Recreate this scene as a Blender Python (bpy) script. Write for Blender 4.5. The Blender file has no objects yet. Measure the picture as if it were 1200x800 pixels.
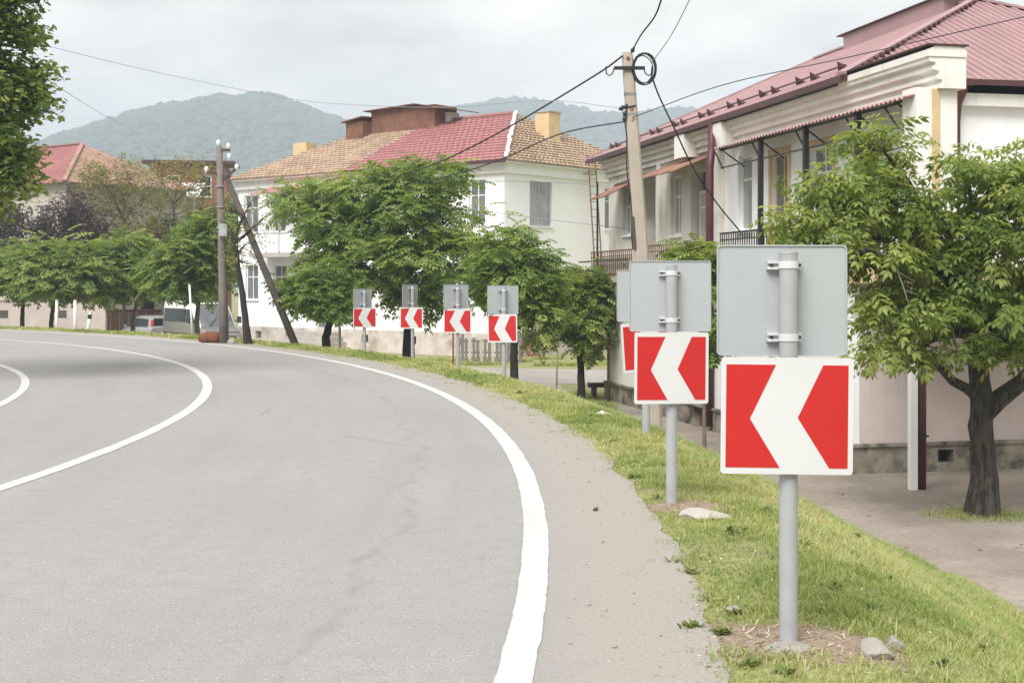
import bpy, math, random
import numpy as np
from mathutils import Matrix, Vector

random.seed(7)
rng = np.random.default_rng(11)
SC = bpy.context.scene
COL = SC.collection

# ------------------------------------------------------------------ camera
F = 1600.0      # focal length in pixels of a 1200 px wide picture
HZ = 331.0      # horizon row
H = 1.56        # eye height above the carriageway
cam_d = bpy.data.cameras.new('camera')
cam_d.sensor_width = 36.0
cam_d.lens = 36.0 * F / 1200.0
cam_d.shift_y = -(400.0 - HZ) / 1200.0
cam_d.clip_start = 0.05
cam_d.clip_end = 9000.0
cam = bpy.data.objects.new('camera', cam_d)
COL.objects.link(cam)
cam.location = (0, 0, H)
cam.rotation_euler = (math.radians(90), 0, 0)
SC.camera = cam

# ------------------------------------------------------------------ sky and light
SUN_EL, SUN_AZ = 50.0, 206.0      # azimuth clockwise from +Y: behind the camera, a little left
world = bpy.data.worlds.new('World')
SC.world = world
world.use_nodes = True
wn = world.node_tree.nodes
wl = world.node_tree.links
wn.clear()
wout = wn.new('ShaderNodeOutputWorld')
bg = wn.new('ShaderNodeBackground')
sky = wn.new('ShaderNodeTexSky')
sky.sky_type = 'NISHITA'
sky.sun_disc = False
sky.sun_elevation = math.radians(SUN_EL)
sky.sun_rotation = math.radians(SUN_AZ)
sky.dust_density = 4.0
tc = wn.new('ShaderNodeTexCoord')
mp = wn.new('ShaderNodeMapping')
mp.inputs['Scale'].default_value = (1.0, 1.0, 2.6)
nz = wn.new('ShaderNodeTexNoise')
nz.inputs['Scale'].default_value = 4.2
nz.inputs['Detail'].default_value = 5.0
nz.inputs['Roughness'].default_value = 0.55
rp = wn.new('ShaderNodeValToRGB')
rp.color_ramp.elements[0].position = 0.30
rp.color_ramp.elements[0].color = (2.45, 2.32, 2.25, 1)
rp.color_ramp.elements[1].position = 0.72
rp.color_ramp.elements[1].color = (6.65, 6.15, 5.75, 1)
mx = wn.new('ShaderNodeMix')
mx.data_type = 'RGBA'
mx.inputs[0].default_value = 0.97
bg.inputs['Strength'].default_value = 0.068
wl.new(tc.outputs['Generated'], mp.inputs['Vector'])
wl.new(mp.outputs['Vector'], nz.inputs['Vector'])
wl.new(nz.outputs['Fac'], rp.inputs['Fac'])
wl.new(sky.outputs['Color'], mx.inputs[6])
wl.new(rp.outputs['Color'], mx.inputs[7])
wl.new(mx.outputs[2], bg.inputs['Color'])
wl.new(bg.outputs['Background'], wout.inputs['Surface'])

sun_d = bpy.data.lights.new('sun', 'SUN')
sun_d.energy = 1.5
sun_d.angle = math.radians(34)
sun_d.color = (1.0, 0.985, 0.965)
sun = bpy.data.objects.new('sun', sun_d)
COL.objects.link(sun)
az, el = math.radians(SUN_AZ), math.radians(SUN_EL)
sdir = Vector((math.sin(az) * math.cos(el), math.cos(az) * math.cos(el), math.sin(el)))
sun.location = sdir * 60
sun.rotation_euler = sdir.to_track_quat('Z', 'Y').to_euler()

SC.view_settings.view_transform = 'Standard'
SC.view_settings.look = 'None'
SC.view_settings.exposure = 1.8
SC.view_settings.gamma = 1.0
SC.view_settings.use_curve_mapping = False
SC.cycles.use_denoising = True
SC.cycles.max_bounces = 10
SC.cycles.diffuse_bounces = 6
SC.cycles.transmission_bounces = 6
SC.cycles.transparent_max_bounces = 8
SC.cycles.volume_bounces = 1
SC.cycles.caustics_reflective = False
SC.cycles.caustics_refractive = False

# ------------------------------------------------------------------ helpers
def P(x, y, Y):
    """world point seen at picture position (x, y) of the 1200x800 photo, Y metres away"""
    return Vector(((x - 600.0) / F * Y, Y, H + (HZ - y) / F * Y))

def G(x, y, z):
    """world point on the level z seen at picture position (x, y)"""
    Y = (H - z) * F / (y - HZ)
    return Vector(((x - 600.0) / F * Y, Y, z))

def link(o, parent=None):
    COL.objects.link(o)
    if parent is not None:
        o.parent = parent
    return o

def tag(o, label=None, cat=None, group=None, kind=None):
    if label: o['label'] = label
    if cat: o['category'] = cat
    if group: o['group'] = group
    if kind: o['kind'] = kind
    return o

def empty(name, loc=(0, 0, 0), rz=0.0, label=None, cat=None, group=None):
    o = bpy.data.objects.new(name, None)
    o.empty_display_size = 0.2
    o.location = loc
    o.rotation_euler = (0, 0, rz)
    COL.objects.link(o)
    return tag(o, label, cat, group)

class MB:
    def __init__(s):
        s.v = []; s.f = []
    def add(s, vs, fs):
        b = len(s.v)
        s.v += [tuple(p) for p in vs]
        s.f += [tuple(i + b for i in q) for q in fs]
        return s
    def box(s, x0, x1, y0, y1, z0, z1):
        x0, x1 = min(x0, x1), max(x0, x1); y0, y1 = min(y0, y1), max(y0, y1); z0, z1 = min(z0, z1), max(z0, z1)
        return s.add([(x0,y0,z0),(x1,y0,z0),(x1,y1,z0),(x0,y1,z0),(x0,y0,z1),(x1,y0,z1),(x1,y1,z1),(x0,y1,z1)],
              [(3,2,1,0),(4,5,6,7),(0,1,5,4),(1,2,6,5),(2,3,7,6),(3,0,4,7)])
    def obox(s, c, size, R):
        x, y, z = (k / 2 for k in size)
        pts = [Vector((a*x, b*y, d*z)) for d in (-1, 1) for a, b in ((-1,-1),(1,-1),(1,1),(-1,1))]
        return s.add([Vector(c) + R @ p for p in pts], [(3,2,1,0),(4,5,6,7),(0,1,5,4),(1,2,6,5),(2,3,7,6),(3,0,4,7)])
    def beam(s, a, b, w, h):
        a, b = Vector(a), Vector(b)
        d = b - a
        R = d.to_track_quat('X', 'Z').to_matrix()
        return s.obox((a + b) / 2, (d.length, w, h), R)
    def tube(s, pts, r, n=8, cap=True):
        pts = [Vector(p) for p in pts]
        rs = r if isinstance(r, (list, tuple)) else [r] * len(pts)
        b = len(s.v)
        up = None
        for i, p in enumerate(pts):
            d = (pts[min(i + 1, len(pts) - 1)] - pts[max(i - 1, 0)])
            d = d.normalized() if d.length > 1e-9 else Vector((0, 0, 1))
            if up is None:
                up = Vector((1, 0, 0)) if abs(d.x) < 0.8 else Vector((0, 1, 0))
            up = (up - d * up.dot(d))
            up = up.normalized() if up.length > 1e-6 else d.orthogonal().normalized()
            w = d.cross(up)
            for k in range(n):
                a = 2 * math.pi * k / n
                s.v.append(tuple(p + (up * math.cos(a) + w * math.sin(a)) * rs[i]))
        for i in range(len(pts) - 1):
            for k in range(n):
                k2 = (k + 1) % n
                s.f.append((b+i*n+k, b+i*n+k2, b+(i+1)*n+k2, b+(i+1)*n+k))
        if cap:
            s.f.append(tuple(b + k for k in reversed(range(n))))
            e = b + (len(pts) - 1) * n
            s.f.append(tuple(e + k for k in range(n)))
        return s
    def prism(s, poly, fn, t0, t1):
        """poly 2-d outline; fn(u, v, t) -> point; extruded from t0 to t1"""
        n = len(poly)
        vs = [fn(u, v, t0) for u, v in poly] + [fn(u, v, t1) for u, v in poly]
        fs = [tuple(reversed(range(n))), tuple(range(n, 2 * n))]
        fs += [(i, (i + 1) % n, n + (i + 1) % n, n + i) for i in range(n)]
        return s.add(vs, fs)
    def mesh(s, name):
        m = bpy.data.meshes.new(name)
        m.from_pydata(s.v, [], s.f)
        m.update()
        return m
    def build(s, name, mat, parent=None, loc=None, rz=0.0, smooth=False, bevel=0.0):
        m = s.mesh(name)
        if mat: m.materials.append(mat)
        if smooth:
            m.polygons.foreach_set('use_smooth', [True] * len(m.polygons))
        o = bpy.data.objects.new(name, m)
        if loc is not None: o.location = loc
        if rz: o.rotation_euler = (0, 0, rz)
        link(o, parent)
        if bevel:
            b = o.modifiers.new('bevel', 'BEVEL'); b.width = bevel; b.segments = 2; b.limit_method = 'ANGLE'
        return o

def np_obj(name, verts, faces_flat, fsize, mat, parent=None, attr=None, smooth=False):
    """fast mesh from numpy: verts (n,3), faces_flat (m*fsize)"""
    m = bpy.data.meshes.new(name)
    nv = len(verts); nf = len(faces_flat) // fsize
    m.vertices.add(nv)
    m.vertices.foreach_set('co', np.asarray(verts, dtype=np.float32).ravel())
    m.loops.add(nf * fsize)
    m.loops.foreach_set('vertex_index', np.asarray(faces_flat, dtype=np.int32))
    m.polygons.add(nf)
    m.polygons.foreach_set('loop_start', np.arange(0, nf * fsize, fsize, dtype=np.int32))
    m.polygons.foreach_set('loop_total', np.full(nf, fsize, dtype=np.int32))
    if smooth:
        m.polygons.foreach_set('use_smooth', np.ones(nf, dtype=bool))
    if attr is not None:
        for k, a in attr.items():
            at = m.attributes.new(k, 'FLOAT', 'POINT')
            at.data.foreach_set('value', np.asarray(a, dtype=np.float32))
    m.update(calc_edges=True)
    m.validate()
    if mat: m.materials.append(mat)
    o = bpy.data.objects.new(name, m)
    return link(o, parent)

def vnoise(x, y, seed=0):
    """smooth value noise 0..1 (numpy)"""
    x = np.asarray(x, float); y = np.asarray(y, float)
    xi = np.floor(x).astype(np.int64); yi = np.floor(y).astype(np.int64)
    fx = x - xi; fy = y - yi
    fx = fx * fx * (3 - 2 * fx); fy = fy * fy * (3 - 2 * fy)
    def h(a, b):
        n = (a * 374761393 + b * 668265263 + seed * 974711) & 0x7fffffff
        n = ((n ^ (n >> 13)) * 1274126177) & 0x7fffffff
        return ((n ^ (n >> 16)) & 0xffff) / 65535.0
    a = h(xi, yi); b = h(xi + 1, yi); c = h(xi, yi + 1); d = h(xi + 1, yi + 1)
    return (a * (1 - fx) + b * fx) * (1 - fy) + (c * (1 - fx) + d * fx) * fy

def fnoise(x, y, seed=0, o=4):
    t = 0; a = 0.5; s = 1.0
    for k in range(o):
        t = t + a * vnoise(np.asarray(x) * s, np.asarray(y) * s, seed + k); a *= 0.5; s *= 2.03
    return t

# ------------------------------------------------------------------ materials
def nodes(name):
    m = bpy.data.materials.new(name)
    m.use_nodes = True
    nt = m.node_tree
    b = nt.nodes['Principled BSDF']
    return m, nt, b

def N(nt, t, **kw):
    n = nt.nodes.new(t)
    for k, v in kw.items():
        if k in n.inputs: n.inputs[k].default_value = v
        else: setattr(n, k, v)
    return n

def noise(nt, vec, scale, detail=4.0, rough=0.55):
    n = N(nt, 'ShaderNodeTexNoise', Scale=scale, Detail=detail, Roughness=rough)
    nt.links.new(vec, n.inputs['Vector'])
    return n.outputs['Fac']

def ramp(nt, fac, p0, p1, c0=(0, 0, 0, 1), c1=(1, 1, 1, 1)):
    r = N(nt, 'ShaderNodeValToRGB')
    r.color_ramp.elements[0].position = p0; r.color_ramp.elements[0].color = c0
    r.color_ramp.elements[1].position = p1; r.color_ramp.elements[1].color = c1
    nt.links.new(fac, r.inputs['Fac'])
    return r.outputs['Color']

def mixc(nt, fac, a, b, mode='MIX'):
    n = N(nt, 'ShaderNodeMix'); n.data_type = 'RGBA'; n.blend_type = mode
    for sock, v in ((n.inputs[0], fac), (n.inputs[6], a), (n.inputs[7], b)):
        if hasattr(v, 'is_linked'): nt.links.new(v, sock)
        elif isinstance(v, (int, float)): sock.default_value = v
        else: sock.default_value = tuple(v) + ((1,) if len(v) == 3 else ())
    return n.outputs[2]

def coords(nt, kind='Object', scale=(1, 1, 1)):
    t = N(nt, 'ShaderNodeTexCoord')
    if scale == (1, 1, 1): return t.outputs[kind]
    m = N(nt, 'ShaderNodeMapping'); m.inputs['Scale'].default_value = scale
    nt.links.new(t.outputs[kind], m.inputs['Vector'])
    return m.outputs['Vector']

def bump(nt, b, fac, strength, dist=0.02):
    n = N(nt, 'ShaderNodeBump', Strength=strength, Distance=dist)
    nt.links.new(fac, n.inputs['Height'])
    nt.links.new(n.outputs['Normal'], b.inputs['Normal'])

def c4(c, k=1.0): return (c[0] * k, c[1] * k, c[2] * k, 1)

def mat(name, col, rough=0.75, var=0.18, scale=4.0, bmp=0.0, spec=0.3, metal=0.0, dirt=None, dirt_amt=0.5, dirt_scale=1.3, streak=None):
    """one paint or material: colour, small variation, optional patches of dirt with their own shape"""
    m, nt, b = nodes(name)
    v = coords(nt)
    n1 = noise(nt, v, scale)
    base = mixc(nt, ramp(nt, n1, 0.3, 0.7), c4(col, 1 - var), c4(col, 1 + var * 0.6))
    if dirt is not None:
        n2 = noise(nt, v, dirt_scale, 6.0, 0.65)
        lo = 0.72 - 0.3 * dirt_amt
        base = mixc(nt, ramp(nt, n2, lo, lo + 0.22), base, c4(dirt))
    if streak is not None:
        v2 = coords(nt, 'Object', (5.0, 5.0, 0.35))
        n3 = noise(nt, v2, 1.0, 5.0, 0.6)
        base = mixc(nt, ramp(nt, n3, 0.55, 0.85), base, c4(streak))
    nt.links.new(base, b.inputs['Base Color'])
    b.inputs['Roughness'].default_value = rough
    b.inputs['Specular IOR Level'].default_value = spec
    b.inputs['Metallic'].default_value = metal
    if bmp:
        n4 = noise(nt, v, scale * 9, 5.0)
        bump(nt, b, n4, bmp, 0.01)
    return m

def leaf_mat(name, dark, mid, light, trans=0.5, rough=0.5):
    m, nt, b = nodes(name)
    at = N(nt, 'ShaderNodeAttribute'); at.attribute_name = 'rnd'
    r = N(nt, 'ShaderNodeValToRGB')
    r.color_ramp.elements[0].color = c4(dark); r.color_ramp.elements[0].position = 0.0
    r.color_ramp.elements[1].color = c4(light); r.color_ramp.elements[1].position = 1.0
    e = r.color_ramp.elements.new(0.5); e.color = c4(mid)
    nt.links.new(at.outputs['Fac'], r.inputs['Fac'])
    nt.links.new(r.outputs['Color'], b.inputs['Base Color'])
    b.inputs['Roughness'].default_value = rough
    b.inputs['Specular IOR Level'].default_value = 0.25
    tr = N(nt, 'ShaderNodeBsdfTranslucent')
    tcol = mixc(nt, 1.0, r.outputs['Color'], (1.25, 1.2, 0.55), 'MULTIPLY')
    nt.links.new(tcol, tr.inputs['Color'])
    ms = N(nt, 'ShaderNodeMixShader'); ms.inputs[0].default_value = trans
    nt.links.new(b.outputs[0], ms.inputs[1]); nt.links.new(tr.outputs[0], ms.inputs[2])
    nt.links.new(ms.outputs[0], nt.nodes['Material Output'].inputs['Surface'])
    return m

def glass_mat(name, col, rough=0.06, spec=0.6):
    m, nt, b = nodes(name)
    v = coords(nt)
    n1 = noise(nt, v, 0.9, 2.0)
    nt.links.new(mixc(nt, ramp(nt, n1, 0.35, 0.65), c4(col, 0.7), c4(col, 1.25)), b.inputs['Base Color'])
    b.inputs['Roughness'].default_value = rough
    b.inputs['Specular IOR Level'].default_value = spec
    return m

MT = {}
MT['white_wall'] = mat('white_wall', (0.86, 0.86, 0.86), 0.9, 0.03, 2.0, 0.12, dirt=(0.70, 0.67, 0.62), dirt_amt=0.22, dirt_scale=0.7, streak=(0.79, 0.775, 0.75))
MT['cream_wall'] = mat('cream_wall', (0.80, 0.785, 0.74), 0.9, 0.06, 1.5, 0.12, dirt=(0.60, 0.56, 0.48), dirt_amt=0.3, streak=(0.58, 0.53, 0.45))
MT['stained_wall'] = mat('stained_wall', (0.70, 0.67, 0.62), 0.92, 0.10, 1.2, 0.3, dirt=(0.40, 0.345, 0.285), dirt_amt=0.62, dirt_scale=0.9, streak=(0.47, 0.415, 0.35))
MT['pink_wall'] = mat('pink_wall', (0.61, 0.52, 0.485), 0.92, 0.10, 1.6, 0.25, dirt=(0.46, 0.405, 0.375), dirt_amt=0.5, dirt_scale=1.1, streak=(0.50, 0.425, 0.395))
MT['plinth'] = mat('plinth', (0.30, 0.268, 0.215), 0.95, 0.3, 3.0, 0.7, dirt=(0.05, 0.043, 0.035), dirt_amt=0.95, dirt_scale=2.4)
MT['old_wall'] = mat('old_wall', (0.50, 0.45, 0.39), 0.95, 0.2, 2.0, 0.5, dirt=(0.24, 0.22, 0.19), dirt_amt=0.5, dirt_scale=1.5)
MT['peel_wall'] = mat('peel_wall', (0.60, 0.54, 0.49), 0.95, 0.18, 2.0, 0.5, dirt=(0.30, 0.225, 0.19), dirt_amt=0.75, dirt_scale=1.1)
MT['yard_render'] = mat('yard_render', (0.50, 0.43, 0.385), 0.95, 0.14, 1.5, 0.4, dirt=(0.34, 0.28, 0.245), dirt_amt=0.5, dirt_scale=0.9)
MT['beige_wall'] = mat('beige_wall', (0.50, 0.455, 0.385), 0.95, 0.12, 1.2, 0.3, dirt=(0.36, 0.32, 0.27), dirt_amt=0.4)
MT['red_brick'] = mat('red_brick', (0.34, 0.13, 0.10), 0.95, 0.2, 5.0, 0.3)
MT['roof_red'] = mat('roof_red', (0.365, 0.225, 0.228), 0.45, 0.12, 1.1, 0.0, spec=0.5, dirt=(0.40, 0.285, 0.28), dirt_amt=0.4)
MT['roof_red_tile'] = mat('roof_red_tile', (0.40, 0.185, 0.18), 0.5, 0.14, 2.2, 0.0, spec=0.45)
MT['roof_brown'] = mat('roof_brown', (0.08, 0.034, 0.033), 0.5, 0.15, 2.0, 0.0, spec=0.4)
MT['roof_red_far'] = mat('roof_red_far', (0.35, 0.145, 0.14), 0.6, 0.2, 0.8, 0.0, dirt=(0.36, 0.15, 0.12), dirt_amt=0.4)
MT['roof_tan'] = mat('roof_tan', (0.36, 0.215, 0.175), 0.8, 0.2, 0.8)
MT['rust'] = mat('rust', (0.20, 0.098, 0.064), 0.9, 0.28, 3.0, 0.3, dirt=(0.11, 0.055, 0.038), dirt_amt=0.5)
MT['maroon'] = mat('maroon', (0.085, 0.026, 0.029), 0.45, 0.15, 2.0, spec=0.4)
MT['black_metal'] = mat('black_metal', (0.022, 0.02, 0.02), 0.5, 0.2, 4.0, spec=0.4)
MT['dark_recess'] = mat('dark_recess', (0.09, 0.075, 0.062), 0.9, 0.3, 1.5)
MT['yellow_trim'] = mat('yellow_trim', (0.62, 0.47, 0.27), 0.85, 0.1, 3.0)
MT['white_paint'] = mat('white_paint', (0.78, 0.78, 0.76), 0.6, 0.06, 3.0, dirt=(0.58, 0.55, 0.5), dirt_amt=0.2)
MT['grey_frame'] = mat('grey_frame', (0.42, 0.43, 0.43), 0.6, 0.15, 3.0)
MT['pane'] = glass_mat('window_glass', (0.16, 0.17, 0.18))
MT['pane_light'] = glass_mat('curtained_glass', (0.36, 0.37, 0.38), 0.12, 0.5)
MT['pane_dark'] = glass_mat('dark_glass', (0.012, 0.013, 0.015), 0.12, 0.22)
MT['concrete'] = mat('concrete', (0.43, 0.40, 0.36), 0.93, 0.15, 3.0, 0.3, dirt=(0.30, 0.275, 0.24), dirt_amt=0.35)
MT['pole_concrete'] = mat('pole_concrete', (0.44, 0.38, 0.32), 0.95, 0.14, 2.5, 0.35, dirt=(0.30, 0.255, 0.22), dirt_amt=0.4, streak=(0.33, 0.28, 0.24))
MT['pole_grey'] = mat('pole_grey', (0.20, 0.175, 0.155), 0.95, 0.2, 2.5, 0.35, dirt=(0.16, 0.135, 0.12), dirt_amt=0.5)
MT['strut_wood'] = mat('strut_wood', (0.095, 0.08, 0.07), 0.95, 0.25, 3.0, 0.4)
MT['wire'] = mat('wire', (0.035, 0.035, 0.04), 0.7, 0.1, 3.0)
MT['wire_grey'] = mat('wire_grey', (0.30, 0.31, 0.33), 0.7, 0.1, 3.0)
MT['galv'] = mat('galvanised', (0.37, 0.38, 0.39), 0.5, 0.10, 7.0, 0.05, spec=0.4, dirt=(0.34, 0.35, 0.36), dirt_amt=0.35, dirt_scale=9.0)
MT['sign_back'] = mat('sign_back', (0.40, 0.425, 0.435), 0.55, 0.05, 2.0, 0.0, spec=0.35, dirt=(0.355, 0.375, 0.38), dirt_amt=0.35, dirt_scale=6.0)
MT['sign_white'] = mat('sign_white', (0.63, 0.63, 0.635), 0.45, 0.03, 5.0, spec=0.35, dirt=(0.55, 0.54, 0.52), dirt_amt=0.25, dirt_scale=8.0)
MT['sign_red'] = mat('sign_red', (0.52, 0.020, 0.020), 0.45, 0.06, 4.0, spec=0.35, dirt=(0.46, 0.04, 0.036), dirt_amt=0.2, dirt_scale=7.0)
MT['clamp'] = mat('clamp', (0.60, 0.61, 0.62), 0.4, 0.08, 9.0, spec=0.5)
MT['porcelain'] = mat('porcelain', (0.82, 0.83, 0.84), 0.25, 0.05, 5.0, spec=0.5)
def line_material():
    m, nt, b = nodes('line_paint')
    v = coords(nt)
    a = mixc(nt, ramp(nt, noise(nt, v, 5.0, 5.0, 0.6), 0.4, 0.7), (0.60, 0.592, 0.575), (0.51, 0.502, 0.482))
    a = mixc(nt, ramp(nt, noise(nt, v, 34.0, 6.0, 0.75), 0.56, 0.66), a, (0.46, 0.45, 0.43))
    a = mixc(nt, ramp(nt, noise(nt, v, 18.0, 6.0, 0.8), 0.64, 0.68), a, (0.30, 0.295, 0.285))
    nt.links.new(a, b.inputs['Base Color'])
    b.inputs['Roughness'].default_value = 0.85
    b.inputs['Specular IOR Level'].default_value = 0.2
    bump(nt, b, noise(nt, v, 140.0, 3.0, 0.6), 0.35, 0.006)
    return m
MT['line'] = line_material()
MT['bark'] = mat('bark', (0.05, 0.042, 0.036), 0.95, 0.4, 9.0, 1.0, streak=(0.11, 0.095, 0.08))
def bark_material():
    m, nt, b = nodes('bark_fissured')
    v = coords(nt, 'Object', (16.0, 16.0, 3.2))
    f = noise(nt, v, 1.0, 6.0, 0.7)
    n2 = noise(nt, coords(nt), 3.0, 4.0, 0.6)
    a = mixc(nt, ramp(nt, f, 0.40, 0.62), (0.022, 0.018, 0.015), (0.115, 0.096, 0.08))
    a = mixc(nt, ramp(nt, n2, 0.5, 0.75), a, (0.085, 0.08, 0.062))
    nt.links.new(a, b.inputs['Base Color'])
    b.inputs['Roughness'].default_value = 0.95
    bump(nt, b, f, 1.0, 0.08)
    return m
MT['bark'] = bark_material()
MT['bark_dark'] = mat('bark_dark', (0.04, 0.035, 0.031), 0.95, 0.35, 9.0, 0.6)
MT['bark_grey'] = mat('bark_grey', (0.17, 0.145, 0.12), 0.95, 0.3, 6.0, 0.6)
MT['twig_pale'] = mat('twig_pale', (0.42, 0.36, 0.30), 0.9, 0.15, 6.0)
MT['stone'] = mat('stone', (0.34, 0.315, 0.285), 0.95, 0.2, 9.0, 0.6, dirt=(0.33, 0.31, 0.27), dirt_amt=0.4, dirt_scale=6.0)
MT['terracotta'] = mat('terracotta', (0.40, 0.16, 0.10), 0.9, 0.15, 4.0)
MT['rust_orange'] = mat('rust_orange', (0.20, 0.07, 0.038), 0.85, 0.2, 5.0, 0.2, dirt=(0.24, 0.09, 0.05), dirt_amt=0.4, dirt_scale=3.0)

def tile_mat(name, c0, c1, c2, sx, sz):
    m, nt, b = nodes(name)
    v = coords(nt, 'Object', (sx, sx, sz))
    vo = N(nt, 'ShaderNodeTexVoronoi', Scale=1.0)
    nt.links.new(v, vo.inputs['Vector'])
    sep = N(nt, 'ShaderNodeSeparateColor'); nt.links.new(vo.outputs['Color'], sep.inputs[0])
    a = mixc(nt, sep.outputs[0], c4(c0), c4(c1))
    v2 = coords(nt)
    n2 = noise(nt, v2, 0.8, 6.0, 0.65)
    base = mixc(nt, ramp(nt, n2, 0.5, 0.75), a, c4(c2))
    nt.links.new(base, b.inputs['Base Color'])
    b.inputs['Roughness'].default_value = 0.9
    return m
MT['roof_orange_tile'] = tile_mat('roof_orange_tile', (0.345, 0.245, 0.165), (0.485, 0.37, 0.27), (0.30, 0.22, 0.155), 3.2, 2.0)

# carriageway: UV = (metres outside the edge line, metres along it)
def road_material():
    m, nt, b = nodes('asphalt')
    uv = N(nt, 'ShaderNodeUVMap'); uv.uv_map = 'UVMap'
    sep = N(nt, 'ShaderNodeSeparateXYZ'); nt.links.new(uv.outputs['UV'], sep.inputs[0])
    v = coords(nt)
    grain = noise(nt, v, 140.0, 3.0, 0.6)
    mid = noise(nt, v, 6.0, 5.0, 0.6)
    big = noise(nt, v, 0.35, 3.0, 0.5)
    a = mixc(nt, ramp(nt, big, 0.35, 0.7), (0.29, 0.283, 0.272), (0.325, 0.318, 0.307))
    a = mixc(nt, ramp(nt, mid, 0.45, 0.75), a, (0.27, 0.264, 0.254))
    a = mixc(nt, ramp(nt, grain, 0.52, 0.68), a, (0.40, 0.39, 0.375))
    g2 = noise(nt, v, 90.0, 2.0, 0.5)
    a = mixc(nt, ramp(nt, g2, 0.58, 0.72), a, (0.16, 0.157, 0.152))
    vo = N(nt, 'ShaderNodeTexVoronoi', Scale=62.0); nt.links.new(v, vo.inputs['Vector'])
    sp = N(nt, 'ShaderNodeSeparateColor'); nt.links.new(vo.outputs['Color'], sp.inputs[0])
    core = ramp(nt, vo.outputs['Distance'], 0.22, 0.34, (1, 1, 1, 1), (0, 0, 0, 1))
    a = mixc(nt, mixc(nt, 1.0, core, ramp(nt, sp.outputs[0], 0.90, 0.93), 'MULTIPLY'), a, (0.52, 0.51, 0.49))
    a = mixc(nt, mixc(nt, 1.0, core, ramp(nt, sp.outputs[1], 0.88, 0.92), 'MULTIPLY'), a, (0.15, 0.147, 0.142))
    # long streaks along the lane, worn by wheels
    mapn = N(nt, 'ShaderNodeMapping'); mapn.inputs['Scale'].default_value = (2.2, 0.12, 1)
    nt.links.new(uv.outputs['UV'], mapn.inputs['Vector'])
    st = noise(nt, mapn.outputs['Vector'], 1.0, 4.0, 0.55)
    a = mixc(nt, ramp(nt, st, 0.5, 0.85), a, (0.268, 0.262, 0.253))
    # an old crooked seam in the lane
    wob = noise(nt, v, 0.9, 4.0, 0.6)
    ma = N(nt, 'ShaderNodeMath', operation='MULTIPLY_ADD'); nt.links.new(wob, ma.inputs[0]); ma.inputs[1].default_value = 0.7; nt.links.new(sep.outputs[0], ma.inputs[2])
    ad = N(nt, 'ShaderNodeMath', operation='ADD'); nt.links.new(ma.outputs[0], ad.inputs[0]); ad.inputs[1].default_value = 0.55
    ab = N(nt, 'ShaderNodeMath', operation='ABSOLUTE'); nt.links.new(ad.outputs[0], ab.inputs[0])
    seam = ramp(nt, ab.outputs[0], 0.006, 0.06, (1, 1, 1, 1), (0, 0, 0, 1))
    brk = ramp(nt, noise(nt, v, 2.5, 5.0, 0.7), 0.38, 0.56)
    sm = mixc(nt, 1.0, seam, brk, 'MULTIPLY')
    sm2 = mixc(nt, 1.0, sm, (0.32, 0.32, 0.32), 'MULTIPLY')
    a = mixc(nt, sm2, a, (0.18, 0.176, 0.17))
    # hairline cracks
    vc = N(nt, 'ShaderNodeTexVoronoi', Scale=0.42); vc.feature = 'DISTANCE_TO_EDGE'
    wv = N(nt, 'ShaderNodeMix'); wv.data_type = 'VECTOR'; wv.inputs[0].default_value = 0.12
    nzc = N(nt, 'ShaderNodeTexNoise', Scale=1.6, Detail=5.0); nt.links.new(v, nzc.inputs['Vector'])
    nt.links.new(v, wv.inputs[4]); nt.links.new(nzc.outputs['Color'], wv.inputs[5]); nt.links.new(wv.outputs[1], vc.inputs['Vector'])
    cr = ramp(nt, vc.outputs['Distance'], 0.001, 0.006, (1, 1, 1, 1), (0, 0, 0, 1))
    cm = mixc(nt, 1.0, cr, ramp(nt, noise(nt, v, 0.5, 3.0, 0.5), 0.55, 0.66), 'MULTIPLY')
    a = mixc(nt, mixc(nt, 1.0, cm, (0.5, 0.5, 0.5), 'MULTIPLY'), a, (0.13, 0.127, 0.122))
    # dark drips and stains
    a = mixc(nt, mixc(nt, 1.0, ramp(nt, noise(nt, v, 1.4, 6.0, 0.7), 0.66, 0.76), (0.22, 0.22, 0.22), 'MULTIPLY'), a, (0.17, 0.166, 0.16))
    # dust and fine gravel washed onto the edge
    d1 = noise(nt, v, 2.2, 6.0, 0.65)
    mb = N(nt, 'ShaderNodeMath', operation='MULTIPLY_ADD'); nt.links.new(d1, mb.inputs[0]); mb.inputs[1].default_value = 0.55; nt.links.new(sep.outputs[0], mb.inputs[2])
    dust = ramp(nt, mb.outputs[0], 0.30, 0.62)
    dc = mixc(nt, ramp(nt, noise(nt, v, 45.0, 4.0, 0.7), 0.4, 0.7), (0.305, 0.28, 0.25), (0.385, 0.357, 0.322))
    a = mixc(nt, dust, a, dc)
    nt.links.new(a, b.inputs['Base Color'])
    b.inputs['Roughness'].default_value = 0.85
    b.inputs['Specular IOR Level'].default_value = 0.25
    bump(nt, b, grain, 0.35, 0.006)
    return m
MT['road'] = road_material()

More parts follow.
